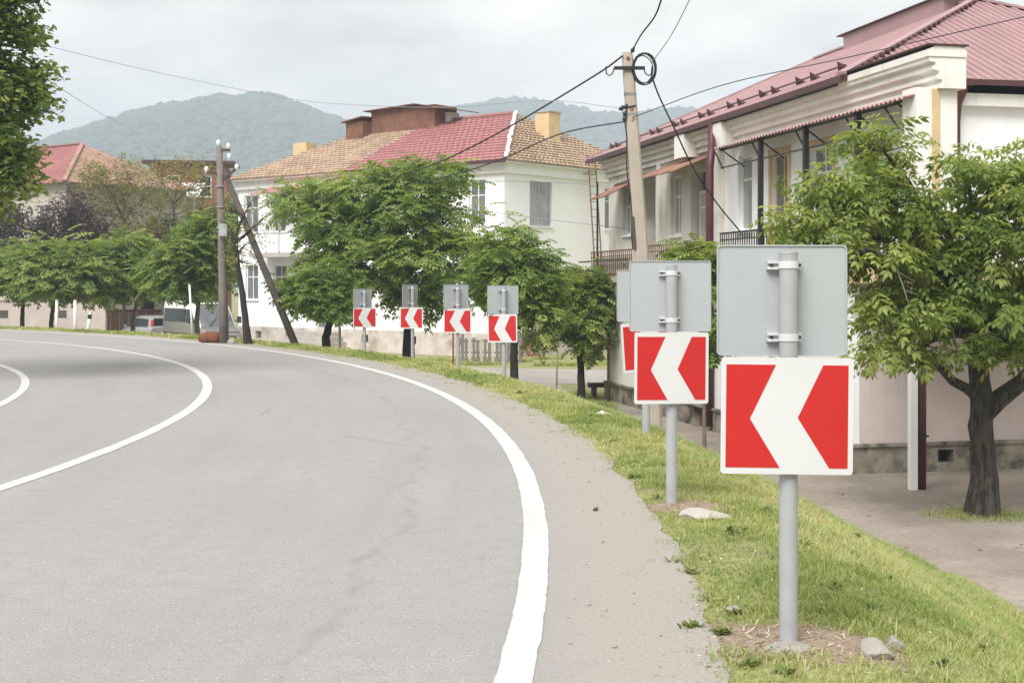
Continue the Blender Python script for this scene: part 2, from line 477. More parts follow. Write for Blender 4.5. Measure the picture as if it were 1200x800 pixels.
def ground_material():
    m, nt, b = nodes('ground_soil')
    v = coords(nt)
    n1 = noise(nt, v, 1.1, 5.0, 0.6)
    n2 = noise(nt, v, 14.0, 5.0, 0.65)
    g = mixc(nt, ramp(nt, n2, 0.35, 0.65), (0.20, 0.215, 0.08), (0.32, 0.32, 0.15))
    s = mixc(nt, ramp(nt, n2, 0.35, 0.7), (0.22, 0.18, 0.135), (0.34, 0.30, 0.24))
    a = mixc(nt, ramp(nt, n1, 0.52, 0.66), g, s)
    at = N(nt, 'ShaderNodeAttribute'); at.attribute_name = 'edge'
    md = N(nt, 'ShaderNodeMath', operation='MULTIPLY_ADD'); nt.links.new(noise(nt, v, 2.2, 6.0, 0.65), md.inputs[0]); md.inputs[1].default_value = 0.9; nt.links.new(at.outputs['Fac'], md.inputs[2])
    dc = mixc(nt, ramp(nt, noise(nt, v, 45.0, 4.0, 0.7), 0.4, 0.7), (0.305, 0.28, 0.25), (0.385, 0.357, 0.322))
    a = mixc(nt, ramp(nt, md.outputs[0], 0.9, 1.3), dc, a)
    bt = N(nt, 'ShaderNodeAttribute'); bt.attribute_name = 'bare'
    mbr = N(nt, 'ShaderNodeMath', operation='MULTIPLY_ADD'); nt.links.new(noise(nt, v, 7.0, 5.0, 0.65), mbr.inputs[0]); mbr.inputs[1].default_value = 0.9; nt.links.new(bt.outputs['Fac'], mbr.inputs[2])
    soil = mixc(nt, ramp(nt, noise(nt, v, 60.0, 4.0, 0.7), 0.38, 0.66), (0.21, 0.145, 0.10), (0.37, 0.315, 0.25))
    a = mixc(nt, ramp(nt, mbr.outputs[0], 0.85, 1.1), a, soil)
    nt.links.new(a, b.inputs['Base Color'])
    b.inputs['Roughness'].default_value = 0.95
    b.inputs['Specular IOR Level'].default_value = 0.1
    bump(nt, b, n2, 0.6, 0.03)
    return m
MT['ground'] = ground_material()

def pave_material(name, c0, c1, c2):
    m, nt, b = nodes(name)
    v = coords(nt)
    n1 = noise(nt, v, 0.6, 6.0, 0.62)
    n2 = noise(nt, v, 12.0, 5.0, 0.65)
    a = mixc(nt, ramp(nt, n1, 0.38, 0.66), c4(c0), c4(c1))
    a = mixc(nt, ramp(nt, n2, 0.5, 0.75), a, c4(c2))
    nt.links.new(a, b.inputs['Base Color'])
    b.inputs['Roughness'].default_value = 0.92
    b.inputs['Specular IOR Level'].default_value = 0.2
    bump(nt, b, n2, 0.35, 0.015)
    return m
MT['pavement'] = pave_material('pavement_asphalt', (0.25, 0.213, 0.18), (0.365, 0.318, 0.275), (0.19, 0.162, 0.138))
MT['street'] = pave_material('street_asphalt', (0.30, 0.285, 0.265), (0.38, 0.355, 0.325), (0.26, 0.24, 0.22))

MT['leaf_locust'] = leaf_mat('leaf_locust', (0.075, 0.125, 0.03), (0.215, 0.295, 0.072), (0.4, 0.45, 0.15))
MT['leaf_mid'] = leaf_mat('leaf_mid', (0.07, 0.13, 0.034), (0.195, 0.295, 0.072), (0.37, 0.44, 0.14))
MT['leaf_far'] = leaf_mat('leaf_far', (0.075, 0.13, 0.042), (0.195, 0.285, 0.08), (0.36, 0.42, 0.14))
MT['leaf_maple'] = leaf_mat('leaf_maple', (0.07, 0.13, 0.04), (0.19, 0.295, 0.088), (0.37, 0.44, 0.16))
MT['leaf_purple'] = leaf_mat('leaf_purple', (0.05, 0.033, 0.036), (0.105, 0.07, 0.074), (0.18, 0.13, 0.125), 0.25)
MT['leaf_olive'] = leaf_mat('leaf_olive', (0.17, 0.18, 0.075), (0.30, 0.30, 0.12), (0.42, 0.40, 0.18))
MT['leaf_yellow'] = leaf_mat('leaf_yellow', (0.08, 0.10, 0.02), (0.19, 0.18, 0.035), (0.29, 0.25, 0.05))
MT['grass'] = leaf_mat('grass', (0.19, 0.275, 0.08), (0.37, 0.435, 0.165), (0.60, 0.55, 0.35), 0.45, 0.6)
MT['weed'] = leaf_mat('weed_leaf', (0.11, 0.165, 0.05), (0.19, 0.24, 0.08), (0.27, 0.31, 0.14), 0.3, 0.6)
MT['petal'] = mat('petal', (0.78, 0.78, 0.72), 0.8, 0.05)
# ------------------------------------------------------------------ ground, road, hills
CX, CY, R0 = -45.85, 9.0, 46.0       # the bend: the outer edge line is an arc of this circle
LOW = -1.59                          # level of the lower street and yards

def dist_out(x, y):
    return np.hypot(np.asarray(x) - CX, np.asarray(y) - CY) - R0

def ground_z(x, y):
    d = dist_out(x, y)
    t = np.clip((d - 1.45) / (4.9 - 1.45), 0, 1)
    s = t * t * (3 - 2 * t) * 0.55 + t * 0.45
    z = LOW * s
    up = np.clip((d - 0.66) / 0.3, 0, 1)
    bump_ = (fnoise(np.asarray(x) * 1.7, np.asarray(y) * 1.7, 3) - 0.47) * 0.07 * np.clip((d - 0.6) / 0.5, 0, 1) * (1 - np.clip((d - 4.2) / 0.6, 0, 1))
    return z + np.where(d < 0.66, -0.02, -0.02 + 0.026 * up) + bump_ * np.clip((d - 0.9) / 0.5, 0, 1) - 0.01 * np.clip((d - 4.6) / 0.3, 0, 1)

def lines(a, b, fine, far):
    core = np.arange(a, b + 1e-6, fine)
    left = a - np.cumsum(np.geomspace(fine, far, 34))
    right = b + np.cumsum(np.geomspace(fine, far, 34))
    return np.concatenate([left[::-1], core, right])

BARE = ((1.18, 5.95, 0.55), (0.92, 6.0, 0.35), (1.5, 5.85, 0.4), (1.15, 9.55, 0.5), (1.4, 9.3, 0.4), (1.3, 13.7, 0.5), (6.42, 18.5, 0.9), (-0.14, 24.2, 0.5))   # trodden soil round posts
gx = lines(-14.0, 9.0, 0.22, 640.0)
gy = lines(2.0, 46.0, 0.25, 640.0)
GXm, GYm = np.meshgrid(gx, gy)
gv = np.stack([GXm.ravel(), GYm.ravel(), ground_z(GXm, GYm).ravel()], 1)
nx, ny = len(gx), len(gy)
ii = np.arange(nx * ny).reshape(ny, nx)
gf = np.stack([ii[:-1, :-1], ii[:-1, 1:], ii[1:, 1:], ii[1:, :-1]], -1).reshape(-1)
ground = np_obj('ground', gv, gf, 4, MT['ground'], attr={'bare': sum(np.clip(1 - np.hypot(gv[:, 0] - bx, gv[:, 1] - by) / br, 0, 1) for bx, by, br in BARE), 'edge': np.where(dist_out(gv[:, 0], gv[:, 1]) < 0.3, 3.0, dist_out(gv[:, 0], gv[:, 1]))}, smooth=True)
tag(ground, kind='structure')

def arc_strip(name, d0, d1, a0, a1, z, material, n=220, m=1, jag=0.0, circle=(CX, CY, R0), fray=0.0):
    """flat strip between two distances from an arc, with UV = (distance outside, metres along)"""
    cx, cy, r0 = circle
    vs = []; uvs = []; fs = []
    for i in range(n + 1):
        a = a0 + (a1 - a0) * i / n
        for k in range(m + 1):
            d = d0 + (d1 - d0) * k / m
            if fray: d += fray * (float(vnoise(i * 0.9, k * 7.0, 3)) - 0.5) + fray * 1.5 * (float(vnoise(i * 0.13, k * 7.0, 5)) - 0.5)
            if jag and k == m:
                d += jag * (float(fnoise(a * r0 * 1.3, 5.0, 9)) - 0.47) * 2
            vs.append((cx + (r0 + d) * math.cos(a), cy + (r0 + d) * math.sin(a), z))
            uvs.append((d, a * r0))
    for i in range(n):
        for k in range(m):
            q = i * (m + 1) + k
            fs.append((q, q + 1, q + m + 2, q + m + 1))
    me = bpy.data.meshes.new(name)
    me.from_pydata(vs, [], fs); me.update()
    uvl = me.uv_layers.new(name='UVMap')
    for lp in me.loops:
        uvl.data[lp.index].uv = uvs[lp.vertex_index]
    me.materials.append(material)
    o = bpy.data.objects.new(name, me)
    return link(o)

A0, A1 = math.radians(-38), math.radians(78)
road = arc_strip('road', -15.5, 0.84, A0, A1, 0.0, MT['road'], 900, 10, 0.16)
tag(road, kind='structure')
edge_line = arc_strip('edge_line', -0.075, 0.075, A0, A1, 0.004, MT['line'], 2600, fray=0.006)
tag(edge_line, 'white outer edge line painted along the bend', kind='structure')

def circ3(a, b, c):
    ax, ay, bx, by, cx_, cy_ = a[0], a[1], b[0], b[1], c[0], c[1]
    d = 2 * (ax * (by - cy_) + bx * (cy_ - ay) + cx_ * (ay - by))
    ux = ((ax*ax+ay*ay)*(by-cy_) + (bx*bx+by*by)*(cy_-ay) + (cx_*cx_+cy_*cy_)*(ay-by)) / d
    uy = ((ax*ax+ay*ay)*(cx_-bx) + (bx*bx+by*by)*(ax-cx_) + (cx_*cx_+cy_*cy_)*(bx-ax)) / d
    return ux, uy, math.hypot(ax - ux, ay - uy)

cc = circ3(G(0, 572, 0), G(243, 455, 0), G(70, 403, 0))
centre_line = arc_strip('centre_line', -0.07, 0.07, math.radians(-50), math.radians(85), 0.004, MT['line'], 1500, circle=cc, fray=0.006)
tag(centre_line, 'white continuous centre line painted along the bend', kind='structure')
ci = circ3(G(0, 474, 0), G(30, 448, 0), G(0, 428, 0))
inner_line = arc_strip('inner_edge_line', -0.06, 0.06, math.radians(-75), math.radians(95), 0.004, MT['line'], 800, circle=ci, fray=0.006)
tag(inner_line, 'white inner edge line round the inside of the bend', kind='structure')
MT['verge'] = pave_material('verge_dirt', (0.27, 0.235, 0.19), (0.36, 0.32, 0.27), (0.22, 0.20, 0.15))
iv = []
for i in range(181):
    a = 2 * math.pi * i / 180
    r = ci[2] - 0.45 + 0.25 * (float(fnoise(i * 0.4, 2.0, 4)) - 0.47)
    iv.append((ci[0] + r * math.cos(a), ci[1] + r * math.sin(a)))
iv = iv[:-1]
mb = MB().prism(iv, lambda u, v, t: (u, v, t), -0.05, 0.05)
tag(mb.build('inner_verge', MT['verge']), kind='structure')

def sheet(name, pts, z, material):
    me = bpy.data.meshes.new(name)
    me.from_pydata([(p[0], p[1], z) for p in pts], [], [tuple(range(len(pts)))])
    me.update(); me.materials.append(material)
    o = bpy.data.objects.new(name, me)
    return tag(link(o), kind='structure')

# footpath along the near house, its edge following the foot of the grass bank
toe = []
for i in range(61):
    a = math.radians(-4) + (math.radians(26.0) - math.radians(-4)) * i / 60
    d = 4.72 + 0.28 * (float(fnoise(a * 46 * 0.9, 1.0, 21)) - 0.47) * 2
    toe.append((CX + (R0 + d) * math.cos(a), CY + (R0 + d) * math.sin(a)))
sheet('pavement', toe + [(0.6, 32.3), (1.9, 33.6), (3.2, 36.0), (4.2, 36.4), (30.0, 40.0), (30.0, 5.0)], LOW - 0.001, MT['pavement'])
sheet('lower_street', [(-34, 62), (-20, 52.5), (-11, 47.0), (-3.5, 43.8), (1.5, 42.6), (6, 42.2), (30, 41.5), (30, 47.5), (7, 48.2), (-1, 50.5), (-6.5, 57.0), (-12.5, 66.5), (-16, 72), (-26, 80), (-36, 85)], LOW + 0.003, MT['street'])
sheet('yard', [(-4.5, 38.6), (-2.2, 37.4), (0.4, 37.0), (1.7, 38.5), (1.4, 42.62), (-3.4, 43.78), (-10.8, 46.9)], LOW - 0.002, MT['street'])

# wooded hills far behind
MT['forest'] = mat('forest_floor', (0.032, 0.048, 0.03), 0.95, 0.3, 0.02)
MT['forest_crowns'] = leaf_mat('forest_crowns', (0.022, 0.036, 0.024), (0.035, 0.052, 0.032), (0.05, 0.068, 0.038), 0.1)
ICO = None
def ico():
    t = (1 + 5 ** 0.5) / 2
    v = np.array([(-1,t,0),(1,t,0),(-1,-t,0),(1,-t,0),(0,-1,t),(0,1,t),(0,-1,-t),(0,1,-t),(t,0,-1),(t,0,1),(-t,0,-1),(-t,0,1)], float)
    v /= np.linalg.norm(v[0])
    f = np.array([(0,11,5),(0,5,1),(0,1,7),(0,7,10),(0,10,11),(1,5,9),(5,11,4),(11,10,2),(10,7,6),(7,1,8),(3,9,4),(3,4,2),(3,2,6),(3,6,8),(3,8,9),(4,9,5),(2,4,11),(6,2,10),(8,6,7),(9,8,1)])
    return v, f

def hill(name, D, depth, sil, seed, label):
    sx = np.array([p[0] for p in sil], float); sy = np.array([p[1] for p in sil], float)
    xs = np.linspace(sx[0], sx[-1], 150)
    hh = (HZ - np.interp(xs, sx, sy)) / F * D + H
    tt = np.linspace(-1, 1, 41)
    V = []
    for t in tt:
        Y = D + t * depth
        X = (xs - 600) / F * D
        prof = max(0.0, 1 - abs(t) ** 1.6)
        rel = (fnoise(X / 120.0 + 7, np.full_like(X, Y / 120.0), seed) - 0.47)
        z = hh * prof * (1 + 0.25 * rel * min(1, abs(t) * 3)) + LOW * (1 - prof) - 4
        V.append(np.stack([X, np.full_like(X, Y), z], 1))
    V = np.array(V)
    m, n = V.shape[:2]
    idx = np.arange(m * n).reshape(m, n)
    f = np.stack([idx[:-1, :-1], idx[:-1, 1:], idx[1:, 1:], idx[1:, :-1]], -1).reshape(-1)
    o = np_obj(name, V.reshape(-1, 3), f, 4, MT['forest'], smooth=True)
    tag(o, label, kind='structure')
    # tree crowns on the side that faces the town
    r = np.random.default_rng(seed)
    k = 8000
    ti = r.random(k) * (m * 0.54 - 2); xi = r.random(k) * (n - 2)
    k2 = 1500      # the skyline gets its own rows
    ti = np.concatenate([ti, m / 2 - 1.2 + r.random(k2) * 1.6]); xi = np.concatenate([xi, r.random(k2) * (n - 2)])
    t0 = ti.astype(int); x0 = xi.astype(int); a = (ti - t0)[:, None]; b = (xi - x0)[:, None]
    p = (V[t0, x0] * (1 - a) * (1 - b) + V[t0 + 1, x0] * a * (1 - b) + V[t0, x0 + 1] * (1 - a) * b + V[t0 + 1, x0 + 1] * a * b)
    iv_, if_ = ico()
    sc = np.stack([3.5 + 4.0 * r.random(len(p)), 3.5 + 4.0 * r.random(len(p)), 2.6 + 3.6 * r.random(len(p)) ** 3], 1) * (D / 1300.0) ** 0.5
    vv = p[:, None, :] + iv_[None] * sc[:, None, :] * (0.8 + 0.4 * r.random((len(p), 12, 1)))
    vv[:, :, 2] += (sc[:, 2] * 0.4)[:, None]
    ff = (if_[None] + (np.arange(len(p)) * 12)[:, None, None]).reshape(-1)
    rnd = np.repeat(np.clip(r.random(len(p)), 0, 1), 12)
    w = np_obj('wood', vv.reshape(-1, 3), ff, 3, MT['forest_crowns'], attr={'rnd': rnd})
    tag(w, 'far-off wood covering ' + label, 'wood', kind='stuff')

hill('hill', 1250.0, 420.0, [(-60, 215), (20, 192), (60, 173), (90, 161), (130, 146), (165, 133), (200, 124), (235, 121), (262, 113), (285, 118), (300, 111), (325, 113), (350, 122), (380, 135), (420, 148), (470, 160), (540, 175), (620, 192), (720, 215)], 31, 'the hill with a double rounded top')
hill('hill', 1500.0, 440.0, [(330, 205), (400, 165), (450, 146), (500, 132), (545, 126), (590, 119), (620, 118), (660, 126), (705, 137), (750, 135), (790, 132), (840, 138), (900, 150), (1000, 170), (1150, 190), (1300, 215)], 57, 'the long low hill beyond the tiled roofs')
hill('hill', 1900.0, 400.0, [(-260, 205), (-100, 188), (0, 180), (60, 172), (120, 176), (200, 190), (300, 215)], 77, 'the faint ridge at the far end of the valley')

# the damp air that turns the hills blue
m, nt, b = nodes('haze_air')
nt.nodes.remove(b)
pv = N(nt, 'ShaderNodeVolumePrincipled')
pv.inputs['Color'].default_value = (0.70, 0.81, 0.95, 1)
pv.inputs['Density'].default_value = 0.00077
pv.inputs['Anisotropy'].default_value = 0.0
nt.links.new(pv.outputs[0], nt.nodes['Material Output'].inputs['Volume'])
HZB = MB().box(gx[0] - 20, gx[-1] + 20, gy[0] - 20, gy[-1] + 20, LOW - 8, 226)
tag(HZB.build('haze', m), 'pale bluish haze lying over the valley', kind='stuff')
# ------------------------------------------------------------------ house with the red metal roof
def wall_cells(mb, axis, a0, a1, t0, t1, z0, z1, holes):
    """wall running along x or y as cells round its openings; holes = (a0, a1, z0, z1)"""
    As = sorted({a0, a1, *[h[0] for h in holes], *[h[1] for h in holes]})
    Zs = sorted({z0, z1, *[h[2] for h in holes], *[h[3] for h in holes]})
    for i in range(len(As) - 1):
        run = None
        for k in range(len(Zs) - 1):
            ca, cz = (As[i] + As[i+1]) / 2, (Zs[k] + Zs[k+1]) / 2
            if any(h[0] < ca < h[1] and h[2] < cz < h[3] for h in holes): continue
            if axis == 'x': mb.box(As[i], As[i+1], t0, t1, Zs[k], Zs[k+1])
            else: mb.box(t0, t1, As[i], As[i+1], Zs[k], Zs[k+1])
    return mb

def window(parent, loc, rz, w, h, frame_mat, pane_mat, cols=2, rows=2, trim=None, sill=True, fw=0.06, recess=0.09, top=None, name='window'):
    """origin at the bottom centre of the opening on the wall face; local y points out of the wall"""
    mb = MB()
    y0, y1 = -recess - 0.05, -recess
    mb.box(-w/2, -w/2 + fw, y0, y1, 0, h); mb.box(w/2 - fw, w/2, y0, y1, 0, h)
    mb.box(-w/2 + fw, w/2 - fw, y0, y1, 0, fw); mb.box(-w/2 + fw, w/2 - fw, y0, y1, h - fw, h)
    xs = [-w/2 + fw + (w - 2*fw) * i / cols for i in range(cols + 1)]
    tr = top if top else None
    zs = [fw, h - fw] if rows == 1 else ([fw, h * tr, h - fw] if tr and rows == 2 else [fw + (h - 2*fw) * k / rows for k in range(rows + 1)])
    for x in xs[1:-1]: mb.box(x - fw*0.4, x + fw*0.4, y0 + 0.004, y1 - 0.004, fw, h - fw)
    for z in zs[1:-1]: mb.box(-w/2 + fw, w/2 - fw, y0 + 0.008, y1 - 0.008, z - fw*0.4, z + fw*0.4)
    o = mb.build(name, frame_mat, parent, loc, rz)
    for i in range(cols):
        for k in range(len(zs) - 1):
            MB().box(xs[i], xs[i+1], y0 + 0.012, y0 + 0.026, zs[k], zs[k+1]).build('pane', pane_mat, o)
    if sill:
        MB().box(-w/2 - 0.06, w/2 + 0.06, -recess, 0.07, -0.06, -0.002).build('sill', MT['white_paint'], o)
    if trim:
        tb = MB(); t = 0.11
        tb.box(-w/2 - t, -w/2, 0.0, 0.03, 0, h); tb.box(w/2, w/2 + t, 0.0, 0.03, 0, h); tb.box(-w/2 - t, w/2 + t, 0.0, 0.035, h, h + t)
        tb.build('trim', trim, o)
    return o

W0 = Vector((6.63, 21.0, LOW))
RZ1 = math.atan2(0.978, -0.2086)
B1 = empty('house', W0, RZ1, 'white and pink two-storey house with red ribbed metal roof and verandas', 'house', None)
FL = 3.35                                  # veranda floor above the path

# --- lower storey
lo_holes = []
wb = MB()
wall_cells(wb, 'y', -13.0, 0.6, 1.73, 2.05, 0.46, 3.15, [])
lw = wb.build('lower_side_wall', MT['pink_wall'], B1)
wb = wall_cells(MB(), 'x', 2.05, 16.3, 0.28, 0.6, 0.46, 3.15, [(4.6, 5.7, 1.1, 2.4), (8.6, 9.5, 0.46, 2.5), (12.2, 13.2, 1.1, 2.3)])
wb.build('lower_front_wall', MT['cream_wall'], B1)
MB().box(16.3, 16.6, -3.0, 0.6, -0.1, 3.15).build('end_wall', MT['old_wall'], B1)
MB().box(1.72, 1.96, 0.54, 0.63, 0.47, 3.15).build('corner_pilaster', MT['white_wall'], B1)
for px_ in (-1.6, -3.9, -6.4):
    MB().box(1.70, 1.74, px_ - 0.02, px_ + 0.02, 0.47, 3.15).build('wall_joint', MT['pink_wall'], B1)
vent_y = -0.98
pb = wall_cells(MB(), 'y', -13.0, 0.66, 1.66, 2.1, -0.15, 0.44, [(vent_y - 0.16, vent_y + 0.13, 0.14, 0.36)])
pb.build('plinth', MT['plinth'], B1)
wall_cells(MB(), 'x', 2.1, 16.65, 0.3, 0.66, -0.15, 0.44, [(8.6, 9.5, 0.0, 0.44)]).build('plinth', MT['plinth'], B1)
MB().box(1.62, 2.1, -13.0, 0.70, 0.44, 0.49).build('plinth_ledge', MT['plinth'], B1)
MB().box(2.1, 16.6, 0.4, 0.70, 0.44, 0.49).build('plinth_ledge', MT['plinth'], B1)
MB().box(1.92, 1.98, vent_y - 0.2, vent_y + 0.18, 0.1, 0.4).build('vent_backing', MT['black_metal'], B1)
window(B1, (5.15, 0.6, 1.1), 0, 1.1, 1.3, MT['white_paint'], MT['pane'], 2, 2)
window(B1, (12.7, 0.6, 1.1), 0, 1.0, 1.2, MT['white_paint'], MT['pane'], 2, 1)
window(B1, (9.05, 0.6, 0.02), 0, 0.9, 2.48, MT['rust'], MT['rust'], 1, 2, sill=False, name='door')

# --- veranda slab and its posts
sl = MB(); sl.box(-0.25, 16.5, -0.5, 0.72, 3.18, FL - 0.003); sl.box(-0.25, 2.2, -13.0, -0.5, 3.18, FL - 0.003)
sl.build('veranda_slab', MT['concrete'], B1)
MB().box(-0.29, -0.25, -13.0, 0.76, 3.14, FL + 0.04).build('slab_edge', MT['yellow_trim'], B1)
MB().box(-0.25, 8.3, 0.72, 0.76, 3.14, FL + 0.02).build('slab_edge', MT['yellow_trim'], B1)
MB().box(-0.14, -0.03, 0.50, 0.61, -0.12, 3.18).build('support_post', MT['white_wall'], B1)
MB().box(-0.17, 0.01, -5.6, -5.42, -0.12, 3.18).build('support_post', MT['white_wall'], B1)
MB().tube([(-0.1, 0.41, -0.1), (-0.1, 0.41, 3.18)], 0.065, 12).build('downpipe', MT['maroon'], B1, smooth=True)
for z in (0.8, 2.2):
    MB().box(-0.17, -0.03, 0.33, 0.47, z, z + 0.03).build('pipe_clip', MT['black_metal'], B1)

# --- upper storey: front wall, pier, side wall
CB = 6.12                                   # underside of the cornice
front_holes = [(7.72, 8.5, 4.25, 5.85), (5.84, 6.69, FL, 5.72), (3.85, 4.85, 4.2, 5.7), (2.1, 3.0, FL, 5.6),
               (10.3, 11.55, FL, 5.75), (12.2, 13.0, 4.3, 5.75), (14.2, 15.2, FL, 5.75), (16.3, 17.05, 4.45, 5.75)]
wall_cells(MB(), 'x', 0.42, 9.3, -0.32, 0.0, FL - 0.2, CB, front_holes[:4]).build('upper_front_wall', MT['white_wall'], B1)
wall_cells(MB(), 'x', 9.3, 18.5, -0.32, 0.0, FL - 0.2, CB, front_holes[4:]).build('upper_front_wall', MT['stained_wall'], B1)
MB().box(0.0, 0.42, -0.24, 0.46, FL, CB + 0.02).build('veranda_pier', MT['cream_wall'], B1)
MB().box(-0.03, 0.0, 0.07, 0.19, FL, CB).build('pier_stripe', MT['yellow_trim'], B1)
MB().box(2.95, 3.25, -10.9, -0.32, FL - 0.2, 6.42).build('upper_side_wall', MT['white_wall'], B1)
MB().box(3.25, 18.5, -10.9, -10.6, -0.1, 6.42).build('rear_wall', MT['white_wall'], B1)
MB().box(18.2, 18.5, -10.6, -0.32, -0.1, 6.42).build('far_end_wall', MT['white_wall'], B1)
MB().box(18.5, 18.52, -10.6, -0.32, -0.1, 6.0).build('end_render', MT['white_wall'], B1)
MB().box(16.6, 18.5, -0.32, 0.0, -0.1, FL - 0.2).build('lower_front_wall', MT['white_wall'], B1)
MB().box(2.78, 2.95, -11.1, -0.45, 6.28, 6.5).build('side_cornice', MT['cream_wall'], B1)
# cornice: stepped fillets along the front and over the near pier
prof = [(0.0, 6.12), (0.10, 6.12), (0.10, 6.19), (0.055, 6.20), (0.055, 6.25), (0.15, 6.26), (0.15, 6.32), (0.11, 6.33), (0.11, 6.38), (0.21, 6.40), (0.21, 6.46), (0.17, 6.47), (0.17, 6.51), (0.28, 6.53), (0.28, 6.60), (-0.32, 6.60), (-0.32, 6.12)]
MB().prism(prof, lambda u, v, t: (t, u, v), 3.0, 9.3).build('cornice', MT['cream_wall'], B1)
MB().prism(prof, lambda u, v, t: (t, u, v), 9.3, 18.6).build('cornice', MT['stained_wall'], B1)
prof2 = [(p[0] + 0.02, p[1]) if p[0] >= 0 else (p[0], p[1]) for p in prof]
MB().prism(prof2, lambda u, v, t: (t, u, v), -0.12, 3.0).build('cornice', MT['cream_wall'], B1)
cap = [(-0.32, 6.60), (0.33, 6.60), (0.33, 6.70), (0.2, 6.76), (-0.2, 6.76), (-0.32, 6.7)]
MB().prism(cap, lambda u, v, t: (t, u, v), -0.14, 2.98).build('parapet', MT['cream_wall'], B1)
MB().prism([(-0.34, 6.765), (0.35, 6.765), (0.35, 6.79), (-0.34, 6.79)], lambda u, v, t: (t, u, v), -0.17, 2.98).build('parapet_cap', MT['roof_brown'], B1)
for x0, x1 in ((8.45, 8.95), (10.85, 11.5)):
    MB().box(x0, x1, 0.0, 0.42, 6.05, 6.58).build('cornice_block', MT['cream_wall'], B1)

# --- openings of the upper storey
window(B1, (8.11, 0, 4.25), 0, 0.78, 1.6, MT['white_paint'], MT['pane_light'], 1, 2, top=0.68)
d_ = window(B1, (6.265, 0, FL), 0, 0.85, 2.37, MT['yellow_trim'], MT['pane'], 2, 2, trim=MT['yellow_trim'], sill=False, top=0.42, name='door')
window(B1, (4.35, 0, 4.2), 0, 1.0, 1.5, MT['white_paint'], MT['pane'], 2, 2, trim=MT['yellow_trim'], top=0.66)
window(B1, (2.55, 0, FL), 0, 0.9, 2.25, MT['yellow_trim'], MT['pane_dark'], 1, 2, sill=False, name='door')
window(B1, (12.6, 0, 4.3), 0, 0.8, 1.45, MT['white_paint'], MT['pane_light'], 2, 2, top=0.66)
window(B1, (16.67, 0, 4.45), 0, 0.75, 1.3, MT['white_paint'], MT['pane_light'], 2, 2, top=0.6)
for x0, x1 in ((10.3, 11.55), (14.2, 15.2)):
    rec = MB().box(x0 - 0.05, x1 + 0.05, -1.5, -1.44, FL - 0.02, 5.8)
    rec.box(x0 - 0.1, x0 - 0.03, -1.44, -0.32, FL - 0.02, 5.8); rec.box(x1 + 0.03, x1 + 0.1, -1.44, -0.32, FL - 0.02, 5.8)
    rec.box(x0 - 0.1, x1 + 0.1, -1.44, -0.32, 5.8, 5.86); rec.box(x0 - 0.1, x1 + 0.1, -1.44, -0.32, FL - 0.08, FL - 0.03)
    rec.build('loggia', MT['old_wall'], B1)
window(B1, (10.95, -0.02, FL), 0, 0.95, 1.95, MT['white_paint'], MT['beige_wall'], 2, 2, sill=False, recess=0.16, top=0.8, name='door')
MB().box(10.3, 10.42, -0.3, -0.02, FL, 5.2).build('door_post', MT['beige_wall'], B1)
MB().box(14.25, 15.15, -1.43, -1.38, FL, 5.3).build('door', MT['dark_recess'], B1)
for i_, x_ in enumerate((9.6, 13.7)):
    MB().box(x_ - 0.12, x_ + 0.12, 0.0, 0.10, FL, CB).build('pilaster', MT['stained_wall'], B1)

# --- veranda posts, railing
for x_ in (1.85, 3.92, 6.03):
    MB().box(x_ - 0.045, x_ + 0.045, 0.46, 0.55, FL - 0.01, 6.02).build('veranda_post', MT['black_metal'], B1)
for x_ in (13.05, 17.0):
    MB().box(x_ - 0.022, x_ + 0.022, 0.735, 0.78, FL - 0.1, 5.9).build('veranda_post', MT['black_metal'], B1)
def railing(x0, x1, y, z0, h, step, mats=MT['black_metal']):
    r = MB(); r.box(x0, x1, y - 0.02, y + 0.02, z0 + h - 0.035, z0 + h); r.box(x0, x1, y - 0.015, y + 0.015, z0 + h - 0.17, z0 + h - 0.145); r.box(x0, x1, y - 0.015, y + 0.015, z0 + 0.07, z0 + 0.095)
    o = r.build('railing', mats, B1)
    bal = MB().box(-0.009, 0.009, -0.009, 0.009, 0.085, h - 0.03).mesh('baluster'); bal.materials.append(mats)
    n = int((x1 - x0) / step)
    for i in range(n + 1):
        q = bpy.data.objects.new('baluster', bal); q.location = (x0 + (x1 - x0) * i / n, y, z0); link(q, o)
    return o
railing(0.42, 8.2, 0.52, FL, 0.85, 0.125)
railing(9.75, 13.0, 0.72, FL - 0.05, 0.75, 0.16, MT['rust'])
railing(13.8, 17.6, 0.76, FL - 0.05, 0.7, 0.18, MT['rust'])
MB().box(13.8, 17.55, 0.72, 0.745, FL - 0.95, FL + 0.45).build('balcony_panel', MT['old_wall'], B1)
MB().box(9.6, 17.7, 0.0, 0.82, FL - 0.2, FL - 0.06).build('balcony_slab', MT['old_wall'], B1)
MB().box(13.9, 18.6, 0.83, 0.87, FL + 0.36, FL + 0.40).build('clothes_rail', MT['black_metal'], B1)

# --- corrugated awnings
def awning(x0, x1, y0, z0, y1, z1, material, pitch=0.15, name='awning'):
    n = max(4, int((x1 - x0) / pitch * 4)); mb_ = MB()
    vs = []
    for i in range(n + 1):
        x = x0 + (x1 - x0) * i / n
        w = 0.022 * math.sin(2 * math.pi * (x - x0) / pitch)
        vs += [(x, y0, z0 + w), (x, y1, z1 + w), (x, y0, z0 + w - 0.012), (x, y1, z1 + w - 0.012)]
    fs = []
    for i in range(n):
        a = i * 4; b_ = a + 4
        fs += [(a, b_, b_ + 1, a + 1), (a + 2, a + 3, b_ + 3, b_ + 2), (a + 1, b_ + 1, b_ + 3, a + 3), (a, a + 2, b_ + 2, b_)]
    mb_.add(vs, fs)
    return mb_.build(name, material, B1)
MT['awning_pink'] = mat('awning_pink', (0.44, 0.27, 0.26), 0.6, 0.12, 2.0, spec=0.4)
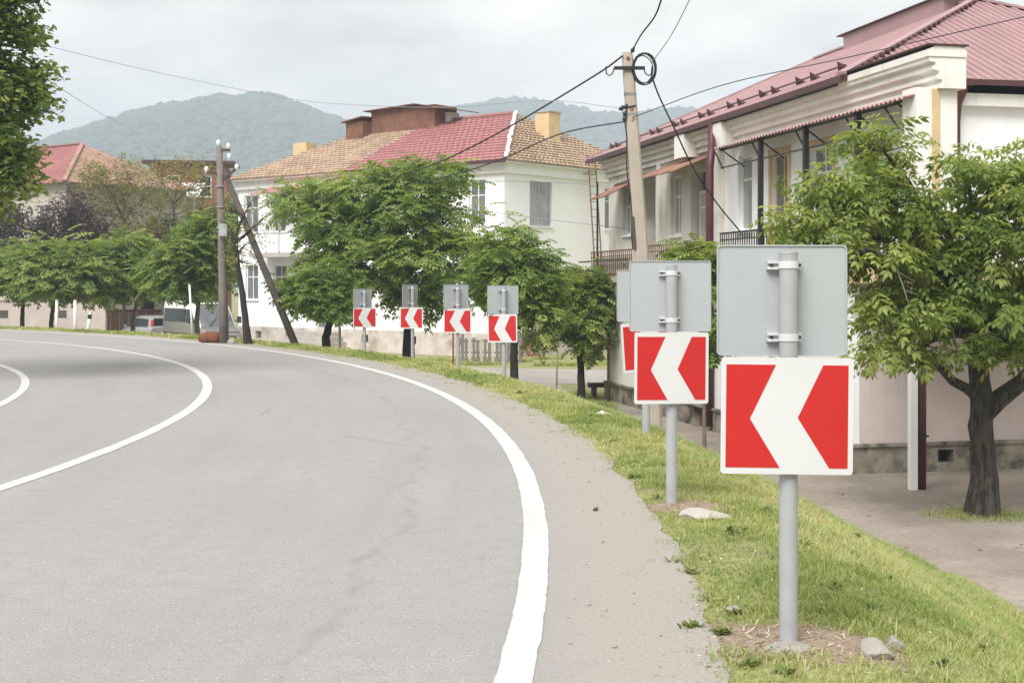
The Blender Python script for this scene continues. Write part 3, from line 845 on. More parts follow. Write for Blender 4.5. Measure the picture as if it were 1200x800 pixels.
MT['awning_rust'] = mat('awning_rust', (0.29, 0.165, 0.115), 0.85, 0.3, 2.0, dirt=(0.15, 0.085, 0.06), dirt_amt=0.6)
aw = awning(0.02, 8.3, 0.02, 6.14, 0.62, 5.99, MT['awning_pink'])
tr_ = MB()
for x_ in (0.46, 1.85, 3.92, 6.03, 8.1):
    tr_.beam((x_, 0.03, 6.08), (x_, 0.58, 5.95), 0.03, 0.03); tr_.beam((x_, 0.50, 5.55), (x_ + 0.45, 0.50, 5.93), 0.025, 0.025); tr_.beam((x_, 0.02, 5.6), (x_, 0.5, 5.93), 0.025, 0.025)
tr_.box(0.45, 8.2, 0.485, 0.525, 5.93, 5.965); tr_.box(0.45, 8.2, 0.49, 0.52, 5.56, 5.585)
tr_.build('awning_frame', MT['black_metal'], B1)
awning(9.7, 13.1, 0.02, 6.05, 0.95, 5.66, MT['awning_rust'])
awning(14.1, 15.6, 0.02, 5.98, 0.7, 5.72, MT['dark_recess'])
awning(16.0, 17.5, 0.02, 5.86, 0.85, 5.45, MT['awning_rust'])

# --- gutters and downpipes
MB().prism([(0.28, 6.62), (0.42, 6.60), (0.44, 6.70), (0.30, 6.72)], lambda u, v, t: (t, u, v), 3.02, 19.3).build('gutter', MT['roof_brown'], B1)
MB().tube([(9.0, 0.40, 6.62), (9.0, 0.42, 6.35), (8.45, 0.62, 6.0), (8.35, 0.70, 5.6), (8.35, 0.70, 0.1)], 0.085, 12).build('downpipe', MT['maroon'], B1, smooth=True)
MB().tube([(2.72, -1.84, 6.66), (2.72, -1.84, 6.5), (2.78, -1.84, 6.30), (2.82, -1.84, 6.0), (2.82, -1.84, FL)], [0.17, 0.15, 0.09, 0.085, 0.085], 14).build('downpipe', MT['maroon'], B1, smooth=True)
MB().box(2.56, 2.80, -2.05, -1.63, 6.60, 6.72).build('rain_head', MT['maroon'], B1)

# --- hipped metal roof: ribbed sheets on every slope
EZ, RZT = 6.70, 9.40
e0, e1, yf, yb = 2.62, 19.4, 0.42, -11.5
ra, rb, ry = (8.3, 16.6, -5.5)
MB().add([(e0, yf, EZ), (e1, yf, EZ), (e1, yb, EZ), (e0, yb, EZ), (ra, ry, RZT), (rb, ry, RZT)], [(3, 2, 1, 0)]).build('soffit', MT['roof_brown'], B1)
def slope(name, A, Bp, C, D, pitch, material, parent):
    """A-B along the eave, D-C along the ridge (may coincide); ribs run up the slope"""
    A, Bp, C, D = map(Vector, (A, Bp, C, D))
    e = (Bp - A).normalized(); nrm = (Bp - A).cross(D - A).normalized()
    if nrm.z < 0: nrm = -nrm
    up = nrm.cross(e)
    if up.z < 0: up = -up
    L = (Bp - A).length
    tD = (D - A).dot(e); tC = (C - A).dot(e); hgt = (D - A).dot(up)
    m_ = MB()
    m_.add([A, Bp, C, D] if tC - tD > 1e-3 else [A, Bp, D], [(0, 1, 2, 3)] if tC - tD > 1e-3 else [(0, 1, 2)])
    n = int(L / pitch)
    for i in range(1, n):
        s_ = L * i / n
        if s_ < tD: hh = hgt * s_ / tD
        elif s_ > tC: hh = hgt * (L - s_) / (L - tC)
        else: hh = hgt
        if hh < 0.1: continue
        a = A + e * s_ + nrm * 0.004; b_ = a + up * hh
        w = e * 0.02; t = nrm * 0.032
        m_.add([a - w*1.6, a + w*1.6, b_ + w*1.6, b_ - w*1.6, a - w + t, a + w + t, b_ + w + t, b_ - w + t], [(4, 5, 6, 7), (0, 4, 7, 3), (1, 2, 6, 5), (0, 1, 5, 4), (3, 7, 6, 2)])
    return m_.build(name, material, parent)
F0, F1, K1, K0 = (e0, yf, EZ), (e1, yf, EZ), (e1, yb, EZ), (e0, yb, EZ)
Ra, Rb = (ra, ry, RZT), (rb, ry, RZT)
slope('roof_slope', F0, F1, Rb, Ra, 0.2, MT['roof_red'], B1)
slope('roof_slope', K0, F0, Ra, Ra, 0.2, MT['roof_red'], B1)
slope('roof_slope', F1, K1, Rb, Rb, 0.2, MT['roof_red'], B1)
slope('roof_slope', K1, K0, Ra, Rb, 0.2, MT['roof_red'], B1)
for a, b_ in ((F0, Ra), (F1, Rb), (K0, Ra)):
    a, b_ = Vector(a), Vector(b_)
    MB().beam(a + Vector((0, 0, 0.05)), b_ + Vector((0, 0, 0.05)), 0.16, 0.05).build('hip_cap', MT['roof_red'], B1)
    for i in range(26):                       # open rib ends under the hip cap
        p = a.lerp(b_, (i + 0.5) / 26.0)
        MB().obox(p + Vector((-0.055, -0.055, 0.035)), (0.13, 0.13, 0.04), (b_ - a).to_track_quat('X', 'Z').to_matrix()).build('cap_gap', MT['roof_brown'], B1)
MB().beam(Vector(Ra) + Vector((0, 0, 0.05)), Vector(Rb) + Vector((0, 0, 0.05)), 0.2, 0.05).build('ridge_cap', MT['roof_red'], B1)
MB().box(e0 - 0.03, e0 + 0.02, yb, yf - 0.02, EZ - 0.08, EZ + 0.02).build('eave_trim', MT['roof_brown'], B1)
MB().box(e0, e1, yf, yf + 0.03, EZ - 0.10, EZ + 0.015).build('eave_trim', MT['roof_brown'], B1)
# raised box along the ridge
rbx = [(8.9, -6.2), (14.2, -6.2), (14.2, -4.8), (8.9, -4.8)]
MB().box(8.95, 14.0, ry - 0.42, ry + 0.42, 9.0, 9.62).build('ridge_vent', MT['roof_red'], B1)
MB().add([(8.75, ry - 0.5, 9.61), (14.25, ry - 0.5, 9.61), (14.25, ry + 0.5, 9.61), (8.75, ry + 0.5, 9.61), (8.75, ry - 0.5, 9.64), (14.25, ry - 0.5, 9.64), (14.25, ry + 0.5, 9.64), (8.75, ry + 0.5, 9.64), (9.1, ry, 9.74), (13.9, ry, 9.74)],
         [(3, 2, 1, 0), (0, 1, 5, 4), (1, 2, 6, 5), (2, 3, 7, 6), (3, 0, 4, 7), (4, 5, 9, 8), (5, 6, 9), (6, 7, 8, 9), (7, 4, 8)]).build('ridge_vent_roof', MT['roof_brown'], B1)
# snow guards: a row of folded triangles above the eave
up_ = (Vector(Ra) - Vector(F0)); sl_ang = math.atan2(RZT - EZ, yf - ry)
sg = MB().add([(-0.17, 0, 0), (0.17, 0, 0), (0, 0.10, 0.17), (-0.15, -0.14, 0.02), (0.15, -0.14, 0.02)], [(0, 1, 2), (3, 2, 4), (0, 2, 3), (1, 4, 2), (0, 3, 4, 1)]).mesh('snow_guard')
sg.materials.append(MT['roof_brown'])
for i in range(17):
    o = bpy.data.objects.new('snow_guard', sg)
    x_ = 3.9 + i * 0.93
    dy = 0.62 if i % 2 == 0 else 0.5
    o.location = (x_, yf - dy, EZ + dy * math.tan(sl_ang) + 0.02); link(o, B1)
MB().box(3.7, 19.0, yf - 0.60, yf - 0.57, EZ + 0.58 * math.tan(sl_ang) + 0.10, EZ + 0.58 * math.tan(sl_ang) + 0.125).build('snow_rail', MT['roof_brown'], B1)

# flower pots standing on the far balcony
for k_, (x_, r_, lab) in enumerate(((16.2, 0.13, 'terracotta flower pot on the balcony by the small white window'), (14.5, 0.2, 'brown bowl-shaped planter on the balcony before the dark doorway'))):
    p_ = Matrix.Translation(W0) @ Matrix.Rotation(RZ1, 4, 'Z') @ Vector((x_, 0.55, FL - 0.06))
    o = MB().tube([(0, 0, 0), (0, 0, 0.28), (0, 0, 0.30), (0, 0, 0.34)], [r_ * 0.65, r_, r_ * 1.12, r_ * 1.1], 12).build('flower_pot', MT['terracotta'] if k_ == 0 else MT['rust'], None, p_)
    tag(o, lab, 'flower pot')

# ------------------------------------------------------------------ white corner house with the patched tile roof
C2 = Vector((-0.32, 57.0, LOW))
RZ2 = math.atan2(0.635, -0.773)
B2 = empty('house', C2, RZ2, 'white two-storey corner house, roof half red tiles half orange tiles', 'house')
L2, D2, E2 = 17.2, 11.0, 8.15
fr = [(t, t + 0.9, 5.6, 7.5) for t in (1.05, 3.6, 6.1, 8.6)] + [(11.2, 12.1, 5.3, 7.5), (13.7, 14.6, 5.6, 7.5), (15.7, 16.75, 5.6, 7.45)] + \
     [(t, t + 0.95, 2.3, 4.0) for t in (1.05, 3.6, 6.1, 13.6, 15.7)] + [(10.5, 11.5, 1.0, 3.4)]
wall_cells(MB(), 'x', 0.0, L2, -0.3, 0.0, 1.0, E2, fr).build('front_wall', MT['white_wall'], B2)
sd = [(-3.25, -1.7, 5.58, 7.5), (-8.25, -7.2, 5.58, 7.5), (-8.2, -7.3, 3.0, 3.9)]
wall_cells(MB(), 'y', -D2, -0.3, 0.0, 0.3, 1.0, E2, sd).build('side_wall', MT['white_wall'], B2)
MB().box(0.3, L2, -D2, -D2 + 0.3, -0.1, E2).build('rear_wall', MT['white_wall'], B2)
MB().box(L2 - 0.3, L2, -D2 + 0.3, -0.3, -0.1, E2).build('end_wall', MT['white_wall'], B2)
vents = [(t, t + 0.42, 0.42, 0.78) for t in (2.2, 5.0, 8.0, 13.2, 15.4)]
wall_cells(MB(), 'x', -0.06, L2 + 0.02, -0.3, 0.06, -0.15, 1.0, vents).build('plinth', MT['peel_wall'], B2)
wall_cells(MB(), 'y', -D2, -0.3, -0.06, 0.3, -0.15, 1.0, [(-2.4, -1.0, -0.15, 1.0)]).build('plinth', MT['peel_wall'], B2)
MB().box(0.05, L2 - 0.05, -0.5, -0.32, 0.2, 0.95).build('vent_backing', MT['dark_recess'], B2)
for (a, b_, z0, z1) in fr:
    if z1 - z0 > 2.1:
        window(B2, ((a + b_) / 2, 0, z0), 0, b_ - a, z1 - z0, MT['beige_wall'], MT['pane'], 1, 2, sill=False, top=0.75, name='door')
    else:
        window(B2, ((a + b_) / 2, 0, z0), 0, b_ - a, z1 - z0, MT['white_paint'], MT['pane'], 2, 2, top=0.66)
for k_, (a, b_, z0, z1) in enumerate(sd):
    w_ = window(B2, (0, (a + b_) / 2, z0), math.pi / 2, b_ - a, z1 - z0, MT['grey_frame'] if k_ == 0 else MT['white_paint'], MT['pane'] if k_ != 0 else MT['pane_light'], 2, 2, top=0.68, trim=None)
    if k_ == 0:
        for i in range(6):
            q = MB().box(-0.012, 0.012, -0.03, -0.01, 0.03, 1.88).build('window_bar', MT['grey_frame'], w_, (-0.62 + i * 0.25, 0, 0))
# broken doorway patched with bricks
MB().box(0.02, 0.28, -2.38, -1.02, -0.12, 1.02).build('door_patch', MT['peel_wall'], B2)
bm_ = MB().box(-0.03, 0.0, -0.115, 0.115, -0.05, 0.05).mesh('brick'); bm_.materials.append(MT['terracotta'])
for r_ in range(8):
    for c_ in range(5):
        if random.random() < 0.18: continue
        o = bpy.data.objects.new('brick', bm_); o.location = (0.018 - random.random() * 0.02, -2.22 + c_ * 0.255 + (0.12 if r_ % 2 else 0), 0.05 + r_ * 0.118)
        if o.location.y > -1.12: continue
        link(o, B2)
MB().box(-0.10, -0.02, -2.3, -1.1, 0.72, 0.9).build('door_board', MT['strut_wood'], B2)
# eave boards
MB().box(-0.45, L2 + 0.45, -0.05, 0.45, E2 - 0.02, E2 + 0.06).build('eave_board', MT['cream_wall'], B2)
MB().box(-0.45, -0.05, -D2 - 0.4, -0.05, E2 - 0.02, E2 + 0.06).build('eave_board', MT['cream_wall'], B2)
MB().box(-0.16, L2 + 0.1, 0.0, 0.16, E2 - 0.42, E2 - 0.02).build('cornice', MT['cream_wall'], B2)
MB().box(-0.16, 0.0, -D2, 0.0, E2 - 0.42, E2 - 0.02).build('cornice', MT['white_wall'], B2)

def tiled(name, A, Bp, C, D, courses, material, parent, wave=0.0, pitch=0.3):
    """slope as overlapping courses; A-B eave, D-C ridge; waves give the tile rolls"""
    A, Bp, C, D = map(Vector, (A, Bp, C, D))
    nrm = (Bp - A).cross(D - A).normalized()
    if nrm.z < 0: nrm = -nrm
    mb_ = MB()
    for k in range(courses):
        t0, t1 = k / courses, (k + 1.0) / courses
        a0, b0 = A.lerp(D, t0), Bp.lerp(C, t0); a1, b1 = A.lerp(D, t1), Bp.lerp(C, t1)
        Ln = (b0 - a0).length
        n = max(2, int(Ln / pitch * 2)) if wave else 8
        vs = []; fs = []
        for i in range(n + 1):
            f = i / n
            w = wave * (i % 2)
            j = 0.012 * random.random()
            vs += [a0.lerp(b0, f) + nrm * (0.055 + w + j), a1.lerp(b1, f) + nrm * (0.0 + w), a0.lerp(b0, f) - nrm * 0.02]
        for i in range(n):
            q = i * 3
            fs += [(q, q + 3, q + 4, q + 1), (q + 2, q + 5, q + 3, q)]
        mb_.add(vs, fs)
    return mb_.build(name, material, parent)
o_ = 0.5
RZ_ = 11.0
f0, f1, f2, f3 = (-o_, o_, E2 + 0.06), (L2 + o_, o_, E2 + 0.06), (L2 + o_, -D2 - o_, E2 + 0.06), (-o_, -D2 - o_, E2 + 0.06)
r0, r1 = (3.9, -5.5, RZ_), (13.3, -5.5, RZ_)
xs_ = 9.3
tiled('red_tiles', f0, (xs_, o_, E2 + 0.06), (xs_, -5.5, RZ_), r0, 17, MT['roof_red_tile'], B2, 0.03, 0.34)
tiled('orange_tiles', (xs_, o_, E2 + 0.06), f1, r1, (xs_, -5.5, RZ_), 20, MT['roof_orange_tile'], B2, 0.035, 0.3)
tiled('orange_tiles', f3, f0, r0, r0, 20, MT['roof_orange_tile'], B2, 0.035, 0.3)
tiled('orange_tiles', f1, f2, r1, r1, 20, MT['roof_orange_tile'], B2)
tiled('orange_tiles', f2, f3, r0, r1, 20, MT['roof_orange_tile'], B2)
MB().box(-0.5, xs_, o_, o_ + 0.04, E2 - 0.04, E2 + 0.1).build('eave_trim', MT['roof_brown'], B2)
hp = MB()
A_, Bq = Vector(f0), Vector(r0)
for i in range(22):
    c_ = A_.lerp(Bq, (i + 0.5) / 22)
    hp.obox(c_ + Vector((random.uniform(-.03, .03), random.uniform(-.03, .03), 0.12)), (0.34, 0.15, 0.08), (Bq - A_).to_track_quat('X', 'Z').to_matrix())
hp.build('hip_tiles', MT['cream_wall'], B2)
MB().beam(Vector(r0) + Vector((0, 0, .08)), Vector(r1) + Vector((0, 0, .08)), 0.25, 0.1).build('ridge_cap', MT['roof_red_tile'], B2)
# rusty roof lantern: a hutch and a lean-to along the ridge
MB().box(8.1, 12.4, -6.1, -4.5, 10.3, 11.72).build('roof_lantern', MT['rust'], B2)
MB().add([(7.0, -6.5, 11.38), (9.2, -6.5, 11.78), (9.2, -4.2, 11.78), (7.0, -4.2, 11.38), (7.0, -6.5, 11.42), (9.2, -6.5, 11.82), (9.2, -4.2, 11.82), (7.0, -4.2, 11.42)],
         [(3, 2, 1, 0), (4, 5, 6, 7), (0, 1, 5, 4), (1, 2, 6, 5), (2, 3, 7, 6), (3, 0, 4, 7)]).build('lantern_roof', MT['rust'], B2)
MB().add([(9.2, -6.5, 11.78), (12.7, -6.5, 11.68), (12.7, -4.2, 11.68), (9.2, -4.2, 11.78), (9.2, -6.5, 11.82), (12.7, -6.5, 11.72), (12.7, -4.2, 11.72), (9.2, -4.2, 11.82)],
         [(3, 2, 1, 0), (4, 5, 6, 7), (0, 1, 5, 4), (1, 2, 6, 5), (2, 3, 7, 6), (3, 0, 4, 7)]).build('lantern_roof', MT['rust'], B2)
MB().box(7.75, 8.05, -5.9, -5.2, 10.6, 11.38).build('lantern_side', MT['white_paint'], B2)
MB().box(12.4, 13.6, -5.5, -3.9, 9.9, 11.2).build('dormer', MT['rust'], B2)
MB().add([(12.3, -5.6, 11.42), (13.8, -5.6, 11.22), (13.8, -3.7, 11.16), (12.3, -3.7, 11.36), (12.3, -5.6, 11.46), (13.8, -5.6, 11.26), (13.8, -3.7, 11.20), (12.3, -3.7, 11.40)],
         [(3, 2, 1, 0), (4, 5, 6, 7), (0, 1, 5, 4), (1, 2, 6, 5), (2, 3, 7, 6), (3, 0, 4, 7)]).build('dormer_roof', MT['rust'], B2)
# chimneys
ch = MB().box(1.6, 2.4, -5.95, -5.1, 9.2, 10.9).build('chimney', MT['yellow_trim'], B2)
MB().box(1.55, 2.45, -6.0, -5.05, 10.9, 10.96).build('chimney_cap', MT['concrete'], ch)
ch = MB().box(15.2, 16.2, -3.4, -2.7, 8.8, 10.2).build('chimney', MT['yellow_trim'], B2)
# balcony with its thin posts and red canopy on the long front
MB().box(11.0, 15.0, 0.0, 1.15, 4.35, 4.55).build('balcony_slab', MT['concrete'], B2)
for x_ in (11.05, 12.9, 14.9):
    MB().box(x_ - 0.03, x_ + 0.03, 1.05, 1.11, 4.55, 7.4).build('balcony_post', MT['grey_frame'], B2)
MB().box(11.05, 14.95, 1.06, 1.10, 5.45, 5.5).build('balcony_rail', MT['grey_frame'], B2)
MB().box(11.05, 14.95, 1.07, 1.09, 4.62, 5.42).build('balcony_panel', MT['white_paint'], B2)
MB().add([(9.5, 0.02, 7.75), (14.6, 0.02, 7.75), (14.6, 1.3, 7.35), (9.5, 1.3, 7.35), (9.5, 0.02, 7.8), (14.6, 0.02, 7.8), (14.6, 1.3, 7.4), (9.5, 1.3, 7.4)],
         [(3, 2, 1, 0), (4, 5, 6, 7), (0, 1, 5, 4), (1, 2, 6, 5), (2, 3, 7, 6), (3, 0, 4, 7)]).build('canopy', MT['roof_red_tile'], B2)
# doorsteps
for k_ in range(4):
    MB().box(9.9 - 0.25 * (3 - k_) , 12.1 + 0.25 * (3 - k_), 0.06, 0.5 + 0.35 * (4 - k_), -0.05 + 0.23 * k_, -0.05 + 0.23 * (k_ + 1)).build('step', MT['concrete'], B2)
MB().tube([(3.0, 0.12, 8.0), (3.0, 0.12, 1.0)], 0.06, 8).build('downpipe', MT['white_paint'], B2)

# ladder bolted against the side wall
def B2w(p): return Matrix.Translation(C2) @ Matrix.Rotation(RZ2, 4, 'Z') @ Vector(p)
ld = empty('ladder', B2w((-0.12, -6.1, 3.4)), RZ2, 'thin rusty ladder leaning on the white side wall', 'ladder')
for y_ in (-0.27, 0.27):
    MB().tube([(-0.35, y_, 0), (0.02 - 0.35, y_ + 0.55, 5.4)], 0.03, 8).build('rail', MT['rust'], ld)
for k_ in range(15):
    z_ = 0.3 + k_ * 0.34
    MB().tube([(-0.345, -0.27 + 0.55 * z_ / 5.4, z_), (-0.345, 0.27 + 0.55 * z_ / 5.4, z_)], 0.014, 6).build('rung', MT['rust'], ld)
for z_ in (0.1, 4.6):
    for y_ in (-0.27, 0.27):
        MB().beam((-0.36, y_ + 0.55 * z_ / 5.4, z_), (0.14, y_ + 0.55 * z_ / 5.4, z_), 0.03, 0.03).build('bracket', MT['rust'], ld)
# ------------------------------------------------------------------ houses behind the trees on the left
def simple_house(label, corner, ang, L, D, e, rise, inset, wall_m, roof_m, roof_side_m, wins, sides, over=0.5, groove=None):
    b = empty('house', corner, ang, label, 'house')
    wall_cells(MB(), 'x', 0, L, -0.3, 0, -0.1, e, wins).build('front_wall', wall_m, b)
    wall_cells(MB(), 'y', -D, -0.3, 0, 0.3, -0.1, e, sides).build('side_wall', wall_m, b)
    MB().box(0.3, L, -D, -D + 0.3, -0.1, e).build('rear_wall', wall_m, b)
    MB().box(L - 0.3, L, -D + 0.3, -0.3, -0.1, e).build('end_wall', wall_m, b)
    for a, c, z0, z1 in wins: window(b, ((a + c) / 2, 0, z0), 0, c - a, z1 - z0, MT['white_paint'], MT['pane'], 2, 2)
    for a, c, z0, z1 in sides: window(b, (0, (a + c) / 2, z0), math.pi / 2, c - a, z1 - z0, MT['white_paint'], MT['pane_dark'], 2, 1)
    o = over
    p = [(-o, o, e), (L + o, o, e), (L + o, -D - o, e), (-o, -D - o, e)]
    q = [(inset, -D / 2, e + rise), (L - inset, -D / 2, e + rise)]
    MB().add(p, [(3, 2, 1, 0)]).build('soffit', MT['beige_wall'], b)
    slope('roof_slope', p[0], p[1], q[1], q[0], 0.5, roof_m, b)
    slope('roof_slope', p[3], p[0], q[0], q[0], 0.5, roof_side_m, b)
    slope('roof_slope', p[1], p[2], q[1], q[1], 0.5, roof_m, b)
    slope('roof_slope', p[2], p[3], q[0], q[1], 0.5, roof_m, b)
    for u, v in ((p[0], q[0]), (p[1], q[1]), q):
        MB().beam(Vector(u) + Vector((0, 0, .06)), Vector(v) + Vector((0, 0, .06)), 0.22, 0.08).build('ridge_cap', roof_side_m, b)
    return b
# red hipped roof above the purple tree; its corner points to the road
cor = P(78, 214, 72.0); cor.z = LOW
HB = simple_house('beige house with a red hipped roof above the purple-leaved tree', cor, math.atan2(0.60, -0.80), 17.0, 8.0, (H + (HZ - 214) / F * 72.0 - LOW), 2.6, 4.2, MT['beige_wall'], MT['roof_red_far'], MT['roof_tan'],
     [(t, t + 1.1, z, z + 1.7) for t in (1.5, 4.5, 7.5) for z in (2.2, 5.6)], [(-3.6, -2.6, 1.9, 2.9), (-7.4, -6.4, 5.4, 6.8)])
gate = empty('gate', B2w((0, 0, 0)), 0, 'rust-brown sheet metal gate behind the silver car', 'gate')
gp = P(153, 380, 72.0); gate.location = (gp.x, gp.y, LOW)
gate.rotation_euler = (0, 0, 0.30)
for k_ in range(8):
    MB().box(-1.9 + k_ * 0.45, -1.9 + k_ * 0.45 + 0.43, -0.03, 0.03, 0.1, 1.75).build('panel', MT['rust'], gate)
MB().box(-1.95, 1.75, -0.05, -0.031, 1.6, 1.68).build('cross_bar', MT['roof_brown'], gate)
for x_ in (-2.0, 1.72):
    MB().box(x_, x_ + 0.1, -0.06, 0.06, -0.1, 1.9).build('post', MT['roof_brown'], gate)
# low pinkish yard wall far left
yw = empty('yard_wall', P(50, 400, 64.0), 0.05, 'low pinkish rendered yard wall with small openings', 'wall')
yw.location.z = LOW
MB().box(-13.0, 2.9, 0.0, 0.3, 0.7, 2.3).build('wall_panel', MT['yard_render'], yw)
MB().box(-13.0, 2.95, -0.05, 0.3, -0.1, 0.7).build('plinth', MT['peel_wall'], yw)
MB().box(-13.0, 3.0, -0.06, 0.36, 2.3, 2.38).build('coping', MT['concrete'], yw)
for x_ in (-4.6, -2.0, 0.7):
    MB().box(x_, x_ + 0.4, -0.02, 0.02, 1.5, 1.85).build('opening', MT['dark_recess'], yw)
# grey block building with courses behind the car
bb = empty('outbuilding', P(118, 395, 72.3), 0.30, 'pale grey block outbuilding with a dark window behind the silver car', 'outbuilding')
bb.location.z = LOW
MB().box(0, 3.9, 0.02, 1.5, -0.1, 3.7).build('wall', MT['beige_wall'], bb)
for r_ in range(11):
    for c_ in range(5):
        off = 0.4 if r_ % 2 else 0.0
        x0, x1 = max(0, c_ * 0.8 - off), min(3.9, (c_ + 1) * 0.8 - off - 0.025)
        if x1 - x0 < 0.1 or (1.9 < (x0 + x1) / 2 < 2.9 and 5 <= r_ < 9): continue
        MB().box(x0, x1, 0.0, 0.05, r_ * 0.335, r_ * 0.335 + 0.312).build('block', MT['beige_wall'], bb)
MB().box(2.05, 2.75, -0.02, 0.019, 1.72, 2.98).build('window', MT['pane_dark'], bb)
MB().box(-0.2, 4.1, -0.3, 1.7, 3.7, 3.85).build('roof', MT['roof_brown'], bb)
# brick gable and white sheet roof glimpsed through the bare branches
c3 = P(176, 235, 84.0); c3.z = LOW
h3 = empty('house', c3, 0.15, 'red brick house end seen through the thin olive tree', 'house')
hh3 = H + (HZ - 192) / F * 84 - LOW
MB().box(0, 4.6, 0, 6, -0.1, hh3).build('wall', MT['red_brick'], h3)
MB().add([(-0.5, -0.5, hh3), (5.1, -0.5, hh3), (5.1, 6.5, hh3 + 0.3), (-0.5, 6.5, hh3 + 0.3), (-0.5, -0.5, hh3 + 0.2), (5.1, -0.5, hh3 + 0.2), (5.1, 6.5, hh3 + 0.5), (-0.5, 6.5, hh3 + 0.5)],
         [(3, 2, 1, 0), (4, 5, 6, 7), (0, 1, 5, 4), (1, 2, 6, 5), (2, 3, 7, 6), (3, 0, 4, 7)]).build('roof', MT['roof_brown'], h3)
for x_ in (1.0, 2.9):
    window(h3, (x_ + 0.4, 0.0, hh3 - 2.0), math.pi, 0.8, 1.3, MT['white_paint'], MT['pane_dark'], 1, 2, recess=-0.05)
c4_ = P(160, 240, 79.0); c4_.z = LOW
sh = empty('shed', c4_, 0.08, 'shed with a white sheet roof among the bare branches', 'shed')
hs = H + (HZ - 232) / F * 79 - LOW
MB().box(0.2, 3.2, 0.2, 3.0, -0.1, hs).build('wall', MT['beige_wall'], sh)
MB().add([(0, -0.2, hs), (3.5, -0.2, hs), (3.5, 3.2, hs + 1.05), (0, 3.2, hs + 1.05), (0, -0.2, hs + .06), (3.5, -0.2, hs + .06), (3.5, 3.2, hs + 1.11), (0, 3.2, hs + 1.11)],
         [(3, 2, 1, 0), (4, 5, 6, 7), (0, 1, 5, 4), (1, 2, 6, 5), (2, 3, 7, 6), (3, 0, 4, 7)]).build('roof', MT['white_paint'], sh)

# ------------------------------------------------------------------ utility poles
def gz(x, y): return float(ground_z(np.array([x]), np.array([y]))[0])
# concrete pole by the near house
pb_ = P(757, 500, 25.0); pt_ = P(735, 62, 25.0)
pb_.z = gz(pb_.x, pb_.y) - 0.15
lean = (pt_.x - P(752, 300, 25.0).x) / (pt_.z - P(752, 300, 25.0).z)
pb_.x = pt_.x - lean * (pt_.z - pb_.z)
PL = empty('utility_pole', pb_, 0, 'tall square concrete pole with a coil of cable at its top', 'utility pole', None)
hp_ = pt_.z - pb_.z; dx_ = pt_.x - pb_.x
def poleframe(z): return dx_ * z / hp_
mb = MB()
def sq(z, w): 
    x = poleframe(z); c = w * 0.3
    return [(x - w + c, -w, z), (x + w - c, -w, z), (x + w, -w + c, z), (x + w, w - c, z), (x + w - c, w, z), (x - w + c, w, z), (x - w, w - c, z), (x - w, -w + c, z)]
zz = [0, hp_ * 0.5, hp_ * 0.985, hp_]
ww = [0.155, 0.128, 0.098, 0.085]
for z, w in zip(zz, ww): mb.v += sq(z, w)
for i in range(3):
    for k in range(8): mb.f.append((i*8+k, i*8+(k+1)%8, (i+1)*8+(k+1)%8, (i+1)*8+k))
mb.f += [tuple(reversed(range(8))), tuple(range(24, 32))]
mb.build('shaft', MT['pole_concrete'], PL)
xa = poleframe(hp_ - 0.3)
MB().box(xa - 0.27, xa + 0.29, -0.15, -0.10, hp_ - 0.33, hp_ - 0.27).build('cross_arm', MT['black_metal'], PL)
for sgn in (-1, 1):
    cxx = xa + sgn * 0.27
    MB().tube([(cxx, -0.125, hp_ - 0.30), (cxx + sgn * 0.03, -0.125, hp_ - 0.40), (cxx + sgn * 0.09, -0.125, hp_ - 0.44), (cxx + sgn * 0.14, -0.125, hp_ - 0.40), (cxx + sgn * 0.15, -0.125, hp_ - 0.27)], 0.012, 6).build('hook', MT['black_metal'], PL)
for k_, (dx2, dz) in enumerate(((-0.11, -1.0), (-0.19, -1.03), (0.09, 0.03), (-0.13, -1.12), (-0.15, -1.22))):
    MB().tube([(poleframe(hp_ + dz) + dx2, -0.1, hp_ + dz - 0.04), (poleframe(hp_ + dz) + dx2, -0.1, hp_ + dz), (poleframe(hp_ + dz) + dx2 + 0.03, -0.1, hp_ + dz + 0.05)], [0.03, 0.04, 0.02], 8).build('insulator', MT['black_metal'], PL)
MB().beam((poleframe(hp_ - 1.05) - 0.24, -0.1, hp_ - 1.05), (poleframe(hp_ - 1.0) + 0.08, -0.1, hp_ - 0.98), 0.03, 0.03).build('bracket', MT['black_metal'], PL)
for z_ in (hp_ - 0.78, hp_ - 0.75, hp_ - 1.12, hp_ - 1.15):
    x = poleframe(z_); w = 0.108
    MB().box(x - w, x + w, -w - 0.006, w + 0.006, z_, z_ + 0.018).build('strap', MT['wire_grey'], PL)
for z_ in (hp_ - 0.12, hp_ - 1.05):
    MB().box(poleframe(z_) - 0.03, poleframe(z_) + 0.03, -0.112, -0.09, z_ - 0.03, z_ + 0.03).build('bolt', MT['rust'], PL)
coil = MB()
for k_ in range(5):
    ph = random.random() * 6; r_ = 0.19 + 0.05 * random.random()
    cx_, cz_ = 0.30 + random.uniform(-.03, .03), -0.30 + random.uniform(-.03, .03)
    coil.tube([(poleframe(hp_) + cx_ + 0.9 * r_ * math.cos(ph + a * 0.35), -0.12 + 0.03 * math.sin(a + k_), hp_ + cz_ + 1.25 * r_ * math.sin(ph + a * 0.35)) for a in range(19)], 0.011, 5)
coil.build('cable_coil', MT['wire'], PL)
MB().tube([(poleframe(z) - 0.145 - 0.02 * math.sin(z * 5), -0.06, z) for z in np.linspace(hp_ * 0.52, hp_ - 1.1, 12)], 0.012, 6).build('drop_cable', MT['wire'], PL)
MB().beam((poleframe(hp_ * 0.52) - 0.17, -0.1, hp_ * 0.60), (poleframe(hp_ * 0.52) - 0.12, -0.1, hp_ * 0.52), 0.05, 0.06).build('cable_clamp', MT['strut_wood'], PL)

